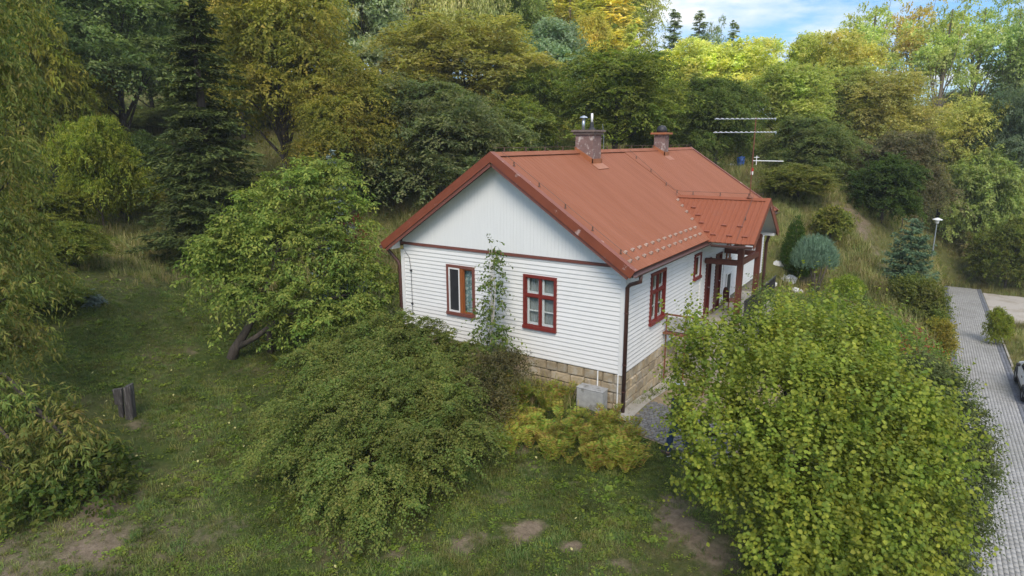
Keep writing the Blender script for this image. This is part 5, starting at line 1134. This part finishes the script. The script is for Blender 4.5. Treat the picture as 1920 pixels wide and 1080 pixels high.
# ---- single plants near the house, each grown for its own place -------------------------------------
def own(name, loc, parts, lm, label, cat, trunk=None, bm='bark', group=None, crown='crown'):
    r_ = empty(name, loc, 0, label, cat, group)
    link(crown, crown_mesh(crown, parts), LM[lm], r_)
    if trunk is not None: link('trunk', trunk, MT[bm], r_)
    return r_
def lobes_at(base, lst): 
    """(px, py, distance, radius[, flatness]) -> lobes relative to the base"""
    res = []
    for q in lst:
        p = at(q[0], q[1], q[2])-np.array(base); f_ = q[4] if len(q) > 4 else .9; res.append((p[0], p[1], p[2], q[3], q[3], q[3]*f_))
    return res
# hazel
rg = np.random.default_rng(31)
B = at(1490, 900, 10.9); B[2] = gz(B[0], B[1])
hz_l = lobes_at(B, [(1345, 690, 10.9, 0.50), (1335, 780, 10.5, 0.52), (1420, 670, 11.2, 0.56), (1500, 670, 11.0, 0.65), (1590, 675, 10.9, 0.56), (1640, 715, 10.6, 0.41), (1380, 850, 10.1, 0.68), (1480, 760, 10.0, 0.81), (1590, 770, 9.9, 0.77),
                    (1680, 790, 9.9, 0.50), (1720, 800, 9.7, 0.45), (1755, 850, 9.7, 0.41), (1500, 890, 9.5, 0.77), (1620, 900, 9.4, 0.72), (1720, 920, 9.5, 0.54), (1420, 950, 9.7, 0.54), (1540, 1010, 9.2, 0.68), (1650, 1020, 9.2, 0.63), (1740, 1000, 9.4, 0.45), (1330, 900, 10.2, 0.36),
                    (1285, 720, 10.9, 0.27), (1288, 800, 10.6, 0.25), (1290, 645, 11.1, 0.25), (1300, 610, 11.3, 0.18), (1480, 1060, 9.2, 0.50), (1580, 1110, 9.0, 0.68), (1690, 1110, 9.1, 0.59), (1480, 605, 11.4, 0.25), (1560, 600, 11.3, 0.29), (1620, 625, 11.1, 0.25), (1390, 625, 11.3, 0.25), (1310, 645, 11.2, 0.22), (1300, 905, 10.3, 0.20), (1630, 660, 10.9, 0.27)])
own('hazel_bush', tuple(B), [sprigs(rg, hz_l, 6400, 9, .46, .059, .85, droop=.12, up=.9, shell=.30, hang=.25, spread=1.0, shape='round', low=-.75, jit=.4),
    sprigs(rg, hz_l, 620, 14, .85, .062, .85, droop=.04, up=1.7, shell=.1, hang=.2, spread=1.0, shape='round', low=.0, jit=.25)],
    'hazel', 'big round yellow green hazel bush in front of the porch side of the house', 'bush', wood((0, 0, -.3), (.1, .1, 2.2), .10, hz_l, rg, 26, rl=.7))
# darker small leaved shrub on the hazel's right
B = at(1790, 900, 11.3); B[2] = gz(B[0], B[1])
tk = lobes_at(B, [(1765, 745, 11.4, .4), (1800, 800, 11.3, .38), (1780, 860, 11.2, .55), (1815, 900, 11.1, .36), (1770, 960, 10.9, .5), (1800, 985, 10.8, .36), (1740, 1050, 10.4, .5), (1785, 1070, 10.4, .25), (1730, 720, 11.9, .35), (1720, 710, 12.1, .4), (1820, 850, 11.2, .25)])
own('dark_shrub', tuple(B), [sprigs(rg, tk, 4200, 10, .38, .05, .6, droop=.3, up=.5, shell=.4, low=-.7), sprigs(rg, tk, 45, 14, .7, .05, .55, droop=.35, up=.5, shell=.1, low=-.1)], 'thicket',
    'dark small leaved shrub with long shoots between the hazel and the paved drive', 'bush', wood((0, 0, -.3), (0, 0, 2), .07, tk, rg, 12, rl=.8))
B = at(1712, 705, 12.6); B[2] = gz(B[0], B[1])
rl = lobes_at(B, [(1712, 690, 12.6, .3), (1705, 730, 12.4, .3), (1720, 650, 12.8, .2)])
own('red_shrub', tuple(B), [sprigs(rg, rl, 90, 8, .35, .05, .55)], 'red', 'dark red leaved shrub peeping out behind the hazel', 'bush', wood((0, 0, -.3), (0, 0, 1.5), .04, rl, rg, 3))
# spirea mass in front of the gable wall
B = at(700, 860, 12.6); B[2] = gz(B[0], B[1])
def mound(base, lst):
    return [((p := at(px, py, d)-np.array(base))[0], p[1], p[2], r_, r_, r_*f_) for px, py, d, r_, f_ in lst]
sa = mound(B, [(560, 870, 12.2, 0.62, .85), (640, 800, 12.6, 0.84, .85), (730, 770, 12.8, 0.88, .85), (820, 790, 12.9, 0.66, .85), (600, 930, 11.4, 0.53, .8), (690, 880, 11.6, 0.84, .9), (790, 860, 11.9, 0.70, .9), (860, 820, 12.4, 0.40, .9), (560, 825, 13.0, 0.48, .8), (660, 940, 11.2, 0.48, .8), (740, 930, 11.3, 0.44, .8), (560, 780, 13.4, 0.57, .8), (700, 720, 13.4, 0.62, .8), (790, 720, 13.4, 0.53, .8), (630, 720, 13.8, 0.53, .8), (840, 750, 13.2, 0.44, .8), (560, 900, 12.0, 0.31, .8)])
own('spirea_shrub', tuple(B), [sprays(rg, sa, 560, .82, 16, 9, .30, .055, .6, droop=.75, up=.4, shell=.5, low=-.3), sprigs(rg, sa, 1500, 12, .5, .055, .6, droop=.6, up=.2, shell=.6)], 'spirea',
    'large arching fine leaved shrub on the lawn in front of the gable wall', 'bush', wood((0, 0, -.3), (0, 0, 1.2), .07, sa, rg, 14, rl=.7))
B = at(770, 690, 16.2); B[2] = gz(B[0], B[1])
sb = mound(B, [(640, 690, 16.2, .7, .8), (700, 650, 16.6, .75, .8), (780, 650, 16.6, .75, .8), (850, 680, 16.0, .6, .8), (720, 710, 15.6, .8, .8), (820, 720, 15.4, .7, .8), (620, 660, 17.2, .55, .8), (890, 720, 15.3, .5, .8), (740, 620, 17.2, .5, .7), (800, 655, 17.0, .4, .8), (580, 690, 16.4, .45, .8)])
own('spirea_shrub', tuple(B), [sprays(rg, sb, 430, .8, 14, 8, .34, .065, .6, droop=.65, up=.5, shell=.5, low=-.3), sprigs(rg, sb, 1000, 12, .5, .06, .6, droop=.6, up=.2, shell=.6)], 'spirea',
    'green arching shrub behind the larger one, close under the gable wall', 'bush', wood((0, 0, -.3), (0, 0, 1.0), .06, sb, rg, 10, rl=.7))
B = at(925, 760, 14.6); B[2] = gz(B[0], B[1])
sc = mound(B, [(935, 700, 14.9, .45, .8), (920, 760, 14.2, .4, .9), (900, 720, 14.8, .4, .9), (960, 690, 15.2, .35, .8), (915, 800, 13.8, .3, .9)])
own('brown_shrub', tuple(B), [sprigs(rg, sc, 900, 10, .45, .06, .5, droop=.4, up=.6, shell=.4)], 'thicket', 'dark purplish shrub between the big arching shrub and the ferns', 'bush', wood((0, 0, -.3), (0, 0, .9), .04, sc, rg, 5)).children[0].color = (1.15, .82, 1.0, 1)
# birch sapling
bx_, by_ = -3.35, -.75; bz = gz(bx_, by_)
tp_ = at(925, 432, at(925, 432, 1)@np.zeros(3) if False else 17.9); hb = tp_[2]-bz
bl = []
for i in range(26):
    f = i/25; rr = .50*(1-f)**.7+.06; a = rg.random()*6.28; q = rr*rg.uniform(.3, .75); bl.append((q*math.cos(a), q*math.sin(a)*.7, hb*(.18+.8*f), .30*(1-f)+.12, .26*(1-f)+.12, .18))
own('birch_sapling', (bx_, by_, bz), [sprigs(rg, bl, 330, 7, .36, .085, .72, droop=.5, up=.3, shell=.6, hang=.5, low=-.6)], 'birch', 'slender young birch growing against the white gable wall between the two windows', 'tree', wood((0, 0, -.2), (.03, 0, hb*.97), .026, bl, rg, 20, rl=.6), 'birchbark')
# apple tree left of the house, leaning trunk
AB = onground(428, 672)
al = lobes_at(AB, [(560, 370, 19.6, .85), (620, 360, 20.0, .75), (650, 420, 19.8, .8), (500, 400, 19.4, .8), (440, 470, 18.8, .8), (400, 490, 18.6, .6), (430, 540, 18.4, .6), (520, 470, 18.6, .85), (590, 470, 19.0, .9), (660, 500, 19.6, .8), (700, 540, 19.4, .65), (640, 560, 18.8, .8), (570, 570, 18.4, .75), (610, 620, 18.4, .6), (560, 640, 18.4, .5), (680, 590, 19.2, .55), (500, 540, 18.4, .6), (470, 570, 18.5, .45), (450, 430, 18.9, .6), (540, 580, 18.3, .5), (590, 330, 19.8, .5), (380, 520, 18.9, .35), (720, 560, 19.2, .35), (640, 330, 20.2, .4)])
tw = MB(); p0 = np.array([0, 0, -.3]); q = lambda px, py, d: at(px, py, d)-AB
tw.tube([p0, q(440, 655, 18.9), q(462, 620, 18.9), q(490, 560, 18.8), q(515, 500, 18.9), q(528, 440, 19.2), q(535, 390, 19.5)], [.18, .15, .12, .10, .08, .06, .03], 8)
tw.tube([q(445, 652, 18.9), q(480, 632, 18.7), q(520, 600, 18.6), q(570, 580, 18.6)], [.09, .08, .065, .03], 7)
tw.tube([q(490, 560, 18.8), q(450, 510, 18.7), q(430, 480, 18.8)], [.08, .06, .02], 6); tw.tube([q(515, 500, 18.9), q(580, 470, 19), q(640, 450, 19.5)], [.09, .06, .02], 6); tw.tube([q(520, 460, 19), q(570, 410, 19.5), q(610, 370, 20)], [.07, .05, .02], 6); tw.tube([q(555, 585, 18.6), q(620, 560, 18.8), q(680, 545, 19.2)], [.06, .045, .02], 6)
own('apple_tree', tuple(AB), [sprigs(rg, al, 1900, 9, .6, .115, .5, droop=.45, up=.35, shell=.45, hang=.55, low=-.7, jit=.6), sprays(rg, al, 480, .95, 8, 7, .42, .12, .5, droop=.5, up=.4, shell=.6, low=-.5, hang=.45)], 'apple', 'leaning old apple tree with fresh green leaves left of the house', 'tree', tw.mesh('trunk', True))
P = onground(508, 665)
own('young_tree', tuple(P), [sprigs(rg, [(.1, 0, 1.0, .3, .3, .2), (-.2, .1, .35, .35, .3, .2)], 60, 7, .5, .14, .5, droop=.6)], 'ash', 'thin young stem with a few yellowed leaves right of the leaning trunk', 'tree', MB().tube([(0, 0, -.1), (.0, 0, .6), (.04, 0, 1.15)], [.11, .09, .06], 8).mesh('trunk', True))
# brown leaved small tree behind the apple tree
P = at(670, 480, 21.5); P[2] = gz(P[0], P[1])
bl2 = lobes_at(P, [(650, 430, 21.5, .45), (660, 470, 21.3, .4), (640, 500, 21.5, .35)])
own('red_leaved_tree', tuple(P), [sprigs(rg, bl2, 200, 8, .4, .10, .5, droop=.4)], 'red', 'small reddish brown leaved tree behind the apple crown', 'tree', wood((0, 0, -.2), (0, 0, 3.2), .06, bl2, rg, 3))
# blue spruces
def own_conifer(name, px, bpx, d, top, wpx, lm, label, seed, lev=22, per=10, tw_=9, nw=.16, z=None, cat='tree', **kw):
    p = at(px, 400, d); x, y = p[0], p[1]; zz = gz(x, y) if z is None else z; H = at(px, top, d)[2]-zz
    return own(name, (x, y, zz), [conifer(seed, H, wpx*d/CF/2, lev, per, tw_, 5, nw, **kw)], lm, label, cat, stem(H, max(.02, H*.018)))
own_conifer('blue_spruce', 628, 480, 23.5, 288, 120, 'blue', 'blue grey spruce whose tip rises behind the apple crown', 41, lev=34, per=12, tw_=20, nw=.12)
P = onground(148, 590); own_conifer('blue_spruce', 148, 590, float(project(P)[2]), 553, 46, 'blue', 'tiny blue spruce at the edge of the left lawn', 42, lev=9, per=8, tw_=7, nw=.1)
own_conifer('blue_conifer', 1716, 600, 29.5, 410, 118, 'blue', 'blue green loose conifer on the bank left of the paved drive', 43, lev=30, per=12, tw_=26, nw=.12, pw=.55, upturn=.4).children[0].color = (.62, .78, .45, 1)
# columnar cypress, round thujas, clipped pine
def thuja(name, px, d, base, top, wpx, label, tint=(1, 1, 1), seed=1, tip=1.0):
    r_ = np.random.default_rng(seed); p = onground(px, base); d = float(project(p)[2]); x, y = p[0], p[1]; z = gz(x, y); H = at(px, top, d)[2]-z; R_ = wpx*d/CF/2; n = 9
    lob = []
    for i in range(n):
        f = (i+.3)/n; rad = R_*(math.sin(math.pi*min(1, f*.9+.16))**.7 if tip < 1 else (1-f)**.55*(.75+.5*min(1, f*3)))
        lob.append((0, 0, H*f*.93, rad, rad, H/n*1.3))
    o = own(name, (x, y, z), [sprigs(r_, lob, int(2600*max(1, H*R_)), 6, .16, .05, .5, droop=.1, up=1.2, shell=.12, hang=-.6, spread=.5, low=-.5)], 'thuja', label, 'shrub', MB().tube([(0, 0, -.2), (0, 0, H*.8)], [.06, .02], 6).mesh('trunk'))
    o.children[0].color = (*tint, 1); return o
thuja('column_cypress', 1486, 26.5, 505, 405, 44, 'pointed dark green columnar cypress beyond the porch gable', (.42, .55, .4), 51)
thuja('round_thuja', 1497, 25.0, 520, 462, 44, 'low rounded green thuja at the foot of the columnar cypress', (.9, .95, .8), 52, .5)
thuja('yellow_thuja', 1588, 24.0, 560, 515, 56, 'small ball shaped yellow green thuja right of the clipped pine', (1.8, 1.6, 1.1), 53, .5)
P = onground(1527, 557); pd = float(project(P)[2])
dm_l = lobes_at(P, [(1527, 484, pd, .72, 1.0), (1512, 492, pd, .52, 1.0), (1542, 492, pd, .52, 1.0)])
pt = MB()
for k, (dx, dy) in enumerate([(-.16, .05), (-.05, -.08), (.08, .06), (.18, -.04)]): pt.tube([(dx*.6, dy, -.2), (dx*1.0, dy, .7), (dx*2.2, dy*2, 1.5)], [.04, .035, .02], 6)
own('clipped_pine', tuple(P), [sprigs(rg, dm_l, 2400, 9, .30, .11, .14, droop=-.1, up=1.1, shell=.2, hang=-.7, spread=.5, low=-.55, jit=.35, shape='needle')], 'blue', 'dome clipped blue green pine on several bare pale trunks', 'tree', pt.mesh('trunk', True), 'bark').children[0].color = (.8, 1.0, .72, 1)
def small_bush(name, px, py, d, lst, lm, label, n=900, leaf=.07, tint=(1, 1, 1), cat='bush', k=8, ln=.5, **kw):
    p = at(px, py, d); p[2] = gz(p[0], p[1]); lb = lobes_at(p, lst)
    o = own(name, tuple(p), [sprigs(rg, lb, n, k, ln, leaf, .55, **kw)], lm, label, cat, wood((0, 0, -.2), (0, 0, max(.3, max(q_[2] for q_ in lb)*.8)), .05, lb, rg, 6, rl=.7)); o.children[0].color = (*tint, 1); return o
small_bush('bank_bush', 1745, 610, 28.5, [(1708, 560, 28.5, .95), (1742, 578, 28.3, .7), (1695, 590, 28.5, .8), (1724, 610, 28, .95), (1745, 625, 27.8, .45), (1715, 640, 27.6, .7), (1742, 552, 28.5, .45)], 'wood', 'olive leafy bush under the blue green conifer beside the drive', 2000, .12, (.85, .9, .7))
small_bush('bank_bush', 1775, 650, 26.5, [(1762, 622, 26.6, .36), (1770, 650, 26.4, .3), (1757, 650, 26.4, .34)], 'wood', 'yellowing bush hanging over the left border of the drive', 600, .09, (1.5, 1.25, .7))
small_bush('garden_bush', 1460, 580, 21.0, [(1450, 590, 20, .6), (1500, 600, 20, .7), (1550, 590, 20.5, .6), (1600, 590, 21, .6), (1640, 620, 20, .7), (1580, 630, 18.5, .8), (1520, 570, 21.5, .4)], 'spirea', 'mixed grey green garden bushes behind the hazel', 1400, .07, (.9, 1.05, 1.0))
small_bush('garden_bush', 1690, 690, 17, [(1680, 650, 17, .6), (1720, 690, 16.5, .6), (1660, 690, 16.5, .6), (1700, 720, 16, .6)], 'spirea', 'green bush between the hazel and the concrete steps', 900, .07, (.9, 1.15, .9))
small_bush('rail_plant', 1445, 560, 17.5, [(1420, 545, 17.3, .22), (1432, 570, 17.1, .3), (1450, 585, 17, .4)], 'birch', 'thin leafy plant growing through the black porch railing', 130, .07)
small_bush('slope_bush', 1620, 350, 46, [(1570, 335, 46, .8), (1600, 330, 47, .9), (1545, 330, 47, .9)], 'wood', 'low dull green bush at the top of the grassy slope', 600, .18, (.8, .9, .8))
for (px, py, d, s, lab, tint) in [(1740, 345, 50, 1.1, 'low brown green bush between the lilac bush and the yellow topped tree', (1, .9, .8)), (1700, 360, 47, .9, 'low olive bush right of the round dark shrub', (.9, .95, .7)), (1560, 420, 32, .55, 'low grassy bush on the slope left of the worn path', (1.1, 1.1, .8)), (1470, 350, 40, 1.0, 'olive bush behind the antenna arm', (1.0, 1.0, .7)), (1420, 345, 42, .9, 'yellow green bush beside the antenna mast', (1.3, 1.3, .6)), (1728, 505, 41, .7, 'olive bush beside the street lamp at the far end of the drive', (.9, .95, .7))]:
    small_bush('slope_bush', px, py, d, [(px, py-5, d, s), (px-14, py+4, d, s*.8), (px+15, py+3, d, s*.8)], 'wood', lab, 420, .16, tint)
# big ash at the left edge, near the drone, and the shrub under it
AX = at(-175, 600, 13.5); AX[2] = gz(AX[0], AX[1])
ashl = lobes_at(AX, [(-70, 80, 15, 1.0), (10, 150, 15.5, .6), (-50, 280, 14.5, .9), (30, 330, 15.5, .5), (50, 440, 15.2, .55), (-50, 430, 14, .9), (80, 520, 15.5, .4), (10, 560, 14, .55), (40, 650, 13.6, .4), (-70, 620, 13, .8), (-30, 760, 12.6, .65), (80, 770, 12.8, .42), (130, 800, 12.6, .36), (40, 850, 12.2, .5), (150, 850, 12.3, .34), (-70, 900, 11.8, .7), (60, 910, 11.8, .38), (10, 20, 16, .6), (50, 230, 16, .4), (-20, -80, 16, .8)])
own('ash_tree', tuple(AX), [sprigs(rg, ashl, 3000, 15, .62, .125, .30, droop=.75, up=.15, shell=.6, hang=.75, spread=.8, shape='long', low=-.8, jit=.6)], 'ash', 'large ash tree with drooping compound leaves filling the left edge', 'tree', wood((0, 0, -.5), (.3, .3, 8.5), .2, ashl, rg, 20, rl=.35))
small_bush('under_shrub', 170, 900, 12.4, [(150, 890, 12.4, .45), (200, 880, 12.5, .4), (110, 930, 12.0, .4), (180, 930, 12.0, .35), (60, 950, 11.6, .4)], 'ash', 'broad leaved dark green shrub beneath the drooping ash', 420, .12, (.50, .58, .45), ln=.4)

# ---- ferns, grass, weeds: what nobody could count ---------------------------------------------------
def in_house(x, y, m=.0): return (x > -W-m) & (x < m) & (y > -m) & (y < LEN+m)
FP = []; rgf = np.random.default_rng(61)
for i in range(150):
    for _ in range(40):
        px, py = rgf.uniform(930, 1200), rgf.uniform(700, 880); c_ = (px-930)/270
        if py > 745+c_*60-30 and py < 820+c_*62+20: break
    P = onground(px, py+12)
    if in_house(np.array(P[0]), np.array(P[1]), .15) or (P[0] > .45 and P[1] > -1.0): continue
    if P[0] > -1.25 and P[1] > -1.0: continue
    FP.append(P)
V, F, o_ = [], [], 0
for P in FP:
    nf = rgf.integers(6, 10); L0 = rgf.uniform(.35, .68)
    for j in range(nf):
        a = rgf.random()*6.28; e = np.array([math.cos(a), math.sin(a), 0]); t = np.linspace(.12, 1, 13)
        pos = P+e*(L0*t*rgf.uniform(.35, .75))[:, None]; pos[:, 2] += L0*(1.8*t-1.0*t*t)
        tg = np.gradient(pos, axis=0); tg = unit(tg); sd = unit(np.cross(tg, (0, 0, 1)))
        for sg in (1, -1):
            dd = sd*sg+tg*.45; dd[:, 2] -= .1; s = .14*L0*np.sin(np.pi*np.clip(t*.9+.12, 0, 1))+.02
            v, f = leaf_arrays(pos, dd+rgf.normal(size=dd.shape)*.08, np.cross(sd*sg, tg)*sg*-1+np.array([0, 0, .6]), s*1.25, .26, 'diamond'); V.append(v); F.append(f+o_); o_ += len(v)
tag(link('fern_bed', mesh_np('fern_bed', np.concatenate(V), np.concatenate(F)), LM['fern']), 'bed of yellowing and browning ferns in front of the stone plinth', 'ferns', None, 'stuff')
# big leaved plants at the front of the fern bed
for i, (px, py, s, lab) in enumerate([(1010, 815, .42, 'broad leaved bright green plant, leftmost at the front of the fern bed'), (1040, 830, .38, 'broad leaved green plant between two others at the front of the fern bed'), (1072, 838, .42, 'broad leaved pale green plant in the middle of the fern bed front'), (1100, 852, .36, 'small broad leaved plant left of the yellow leaved one'), (1150, 872, .48, 'yellow broad leaved plant at the lowest tip of the fern bed'),
                                      (930, 690, .38, 'leafy weed tuft under the birch sapling'), (525, 680, .5, 'rosette of brown green leaves below the young yellowed stem')]):
    P = onground(px, py+8); n = 9; a = rg.random(n)*6.28; e = np.stack([np.cos(a), np.sin(a), rg.uniform(.8, 1.8, n)], -1)
    parts = [leaf_arrays(np.zeros((n, 3))+rg.normal(size=(n, 3))*.03+np.array([0, 0, .03]), e, np.array([0, 0, 1.0])-unit(e)*.4+np.zeros((n, 3)), s*rg.uniform(.6, 1.1, n), .36, 'round')]
    o = own('broad_leaf_plant', tuple(P), parts, 'broad', lab, 'plant', MB().tube([(0, 0, -.05), (0, 0, .08)], .02, 6).mesh('trunk'), 'bark', 'broad leaved plants', 'leaves')
    if i == 4: o.children[0].color = (1.5, 1.15, .8, 1)
    if i >= 5: o.children[0].color = (.7, .7, .7, 1)

def tuft(name, seed, n, h, spread, wd, lm, bend=.5):
    r_ = np.random.default_rng(seed); V = []; F = []
    for i in range(n):
        a = r_.random()*6.28; rr = spread*r_.random()**.5; b = np.array([rr*math.cos(a), rr*math.sin(a), -.01]); c = r_.random()*6.28; l_ = h*r_.uniform(.5, 1.2)
        d = np.array([math.cos(c), math.sin(c), 0])*bend*r_.uniform(.3, 1.3); s = np.array([-math.sin(c), math.cos(c), 0])*wd/2; k = len(V)
        m_ = b+np.array([0, 0, l_*.6])+d*l_*.35; t = b+np.array([0, 0, l_*(1-.25*bend)])+d*l_
        V += [b-s, b+s, m_+s*.8, m_-s*.8, t]; F += [(k, k+1, k+2), (k, k+2, k+3), (k+3, k+2, k+4)]
    me = mesh_np(name, V, F); me.materials.append(LM[lm]); return bpy.data.objects.new(name, me)
def leaf_tuft(name, seed, n, s, spread, lm):
    r_ = np.random.default_rng(seed); P = r_.normal(size=(n, 3))*spread*.5; P[:, 2] = np.abs(P[:, 2])*.3+.01; d = r_.normal(size=(n, 3)); d[:, 2] = np.abs(d[:, 2])*.5
    v, f = leaf_arrays(P, d, np.array([0, 0, 1.0])+r_.normal(size=(n, 3))*.3, s*r_.uniform(.6, 1.3, n), .7, 'round'); me = mesh_np(name, v, f); me.materials.append(LM[lm]); return bpy.data.objects.new(name, me)
def scatter(name, pts, scales, insts, label, seed=1, cat=None):
    """one object: instances of a few tufts on given ground points"""
    me = bpy.data.meshes.new(name); me.vertices.add(len(pts)); me.vertices.foreach_set('co', np.asarray(pts, np.float32).ravel())
    at_ = me.attributes.new('size', 'FLOAT', 'POINT'); at_.data.foreach_set('value', np.asarray(scales, np.float32))
    o = bpy.data.objects.new(name, me); COL.objects.link(o)
    ng = bpy.data.node_groups.new(name, 'GeometryNodeTree'); ng.interface.new_socket('Geometry', in_out='INPUT', socket_type='NodeSocketGeometry'); ng.interface.new_socket('Geometry', in_out='OUTPUT', socket_type='NodeSocketGeometry')
    n, l = ng.nodes.new, ng.links.new; gi, go = n('NodeGroupInput'), n('NodeGroupOutput'); iop = n('GeometryNodeInstanceOnPoints'); m2p = n('GeometryNodeMeshToPoints')
    l(gi.outputs[0], m2p.inputs['Mesh']); l(m2p.outputs[0], iop.inputs['Points'])
    gtj = n('GeometryNodeGeometryToInstance')
    for b in reversed(insts):
        oi = n('GeometryNodeObjectInfo'); oi.inputs['Object'].default_value = b; oi.inputs['As Instance'].default_value = True; l(oi.outputs['Geometry'], gtj.inputs[0])
    l(gtj.outputs[0], iop.inputs['Instance']) if len(insts) == 1 else None
    if len(insts) > 1:
        jn = n('GeometryNodeJoinGeometry')
        for node in [x for x in ng.nodes if x.bl_idname == 'GeometryNodeObjectInfo']: l(node.outputs['Geometry'], jn.inputs[0])
        ng.nodes.remove(gtj); l(jn.outputs[0], iop.inputs['Instance']); iop.inputs['Pick Instance'].default_value = True
    rv = n('FunctionNodeRandomValue'); rv.data_type = 'FLOAT_VECTOR'; rv.inputs[0].default_value = (-.12, -.12, 0); rv.inputs[1].default_value = (.12, .12, 6.28); rv.inputs['Seed'].default_value = seed
    l(rv.outputs[0], iop.inputs['Rotation'])
    na = n('GeometryNodeInputNamedAttribute'); na.data_type = 'FLOAT'; na.inputs['Name'].default_value = 'size'; l(na.outputs[0], iop.inputs['Scale'])
    l(iop.outputs[0], go.inputs[0])
    md = o.modifiers.new('scatter', 'NODES'); md.node_group = ng
    return tag(o, label, cat, None, 'stuff')
TUFTS = [tuft('grass_tuft', 71, 22, .10, .085, .007, 'grass', .8), tuft('grass_tuft', 72, 20, .13, .09, .007, 'grass', 1.0), tuft('grass_tuft', 73, 24, .08, .09, .008, 'grass', .6), leaf_tuft('clover_tuft', 74, 16, .04, .10, 'weed')]
TALL = [tuft('meadow_tuft', 75, 26, .42, .16, .014, 'meadow', .6), tuft('meadow_tuft', 76, 24, .55, .18, .014, 'meadow', .5), tuft('meadow_tuft', 77, 28, .30, .18, .016, 'meadow', .9)]
WEEDS = [leaf_tuft('weed_clump', 78, 18, .10, .16, 'weed'), leaf_tuft('weed_clump', 79, 12, .13, .18, 'weed')]
LITTER = [leaf_tuft('leaf_litter', 80, 1, .06, .02, 'litter')]
def vnoise(x, y, s, seed=0):
    r_ = np.random.default_rng(seed); z = 0
    for i in range(5): a, b, c = r_.uniform(-1, 1), r_.uniform(-1, 1), r_.random()*6.28; z = z+np.sin((a*x+b*y)*s*(1+.5*i)+c)
    return z/5
def spots(n, x0, x1, y0, y1, seed, dens):
    """random ground points in view, thinned by a density function"""
    r_ = np.random.default_rng(seed); x = r_.uniform(x0, x1, n); y = r_.uniform(y0, y1, n)
    ok = ~in_house(x, y, .1) & ~((x > 7.0) & (x < 7.5) & (y > 24)) & ~((x > .3) & (x < 2.9) & (y > -.95) & (y < 5.6)) & ~((x > DRX0-.05) & (x < DRX1+.1) & (y > -8) & (y < 43)) & ~((x > DRX1) & (y > 31) & (y < 41.2) & (x < 17)) & ~((x > DRX1) & (x < 14) & (y > 8) & (y < 20.5))
    x, y = x[ok], y[ok]; z = np.concatenate([ground_z(x[i:i+20000], y[i:i+20000]) for i in range(0, len(x), 20000)])
    px, py, dd = project(np.stack([x, y, z], -1)); ok = (dd > 1) & (px > -60) & (px < 1980) & (py < 1140) & (py > 150)
    x, y, z, dd = x[ok], y[ok], z[ok], dd[ok]; kp = r_.random(len(x)) < dens(x, y, dd)*np.clip(1-1.25*bare(x, y), .06, 1)
    return np.stack([x[kp], y[kp], z[kp]], -1), dd[kp], r_
def mead(x, y): return np.clip(sstep(17, 27, y*.81-x*.54-(-13.68*.81-5.8*.54)-2)+sstep(2.5, 5, x)*sstep(8, 12, y), 0, 1)
pts, dd, r_ = spots(260000, -32, 7.4, -12, 14, 81, lambda x, y, d: (1-.9*mead(x, y))*np.clip(1.15-d/34, .15, 1)*np.clip(.62+.75*vnoise(x, y, 1.1, 3), .10, 1))
scatter('lawn_grass', pts, r_.uniform(.6, 1.25, len(pts))*(.75+.5*np.clip(vnoise(pts[:, 0], pts[:, 1], .8, 9)+.4, 0, 1)), TUFTS, 'short green lawn with bare worn patches', 1, 'grass')
pts, dd, r_ = spots(330000, -62, 22, -12, 70, 82, lambda x, y, d: mead(x, y)*np.clip(1.2-d/75, .12, 1)*np.clip(.6+.7*vnoise(x, y, .7, 5), .08, 1))
scatter('meadow_grass', pts, r_.uniform(.5, 1.3, len(pts))*(.6+.7*np.clip(vnoise(pts[:, 0], pts[:, 1], .5, 12)+.4, 0, 1)), TALL, 'long green and straw coloured meadow grass on the slopes', 2, 'grass')
pts, dd, r_ = spots(24000, -22, 7.2, -12, 16, 83, lambda x, y, d: .75*np.clip(-.05+2.0*vnoise(x, y, 1.6, 7), 0, 1))
scatter('lawn_weeds', pts, r_.uniform(.3, .75, len(pts)), WEEDS, 'leafy low weeds growing in the lawn', 3, 'weeds')
pts, dd, r_ = spots(5000, -18, 7, -12, 12, 84, lambda x, y, d: .2+0*x)
pts[:, 2] += .03
scatter('fallen_leaves', pts, r_.uniform(.6, 1.6, len(pts)), LITTER, 'scattered fallen yellow leaves on the grass', 4, 'fallen leaves')
# taller grass by the plinth and a seeding tuft
V = []
rgx = np.random.default_rng(90); wx = rgx.uniform(-6.8, -1.1, 260); wy = -.15-rgx.random(260)**1.5*1.1
scatter('wall_grass', np.stack([wx, wy, ground_z(wx, wy)], -1), rgx.uniform(.7, 1.5, 260), TALL[:2]+WEEDS, 'tall grass and weeds along the foot of the gable wall', 5, 'grass')
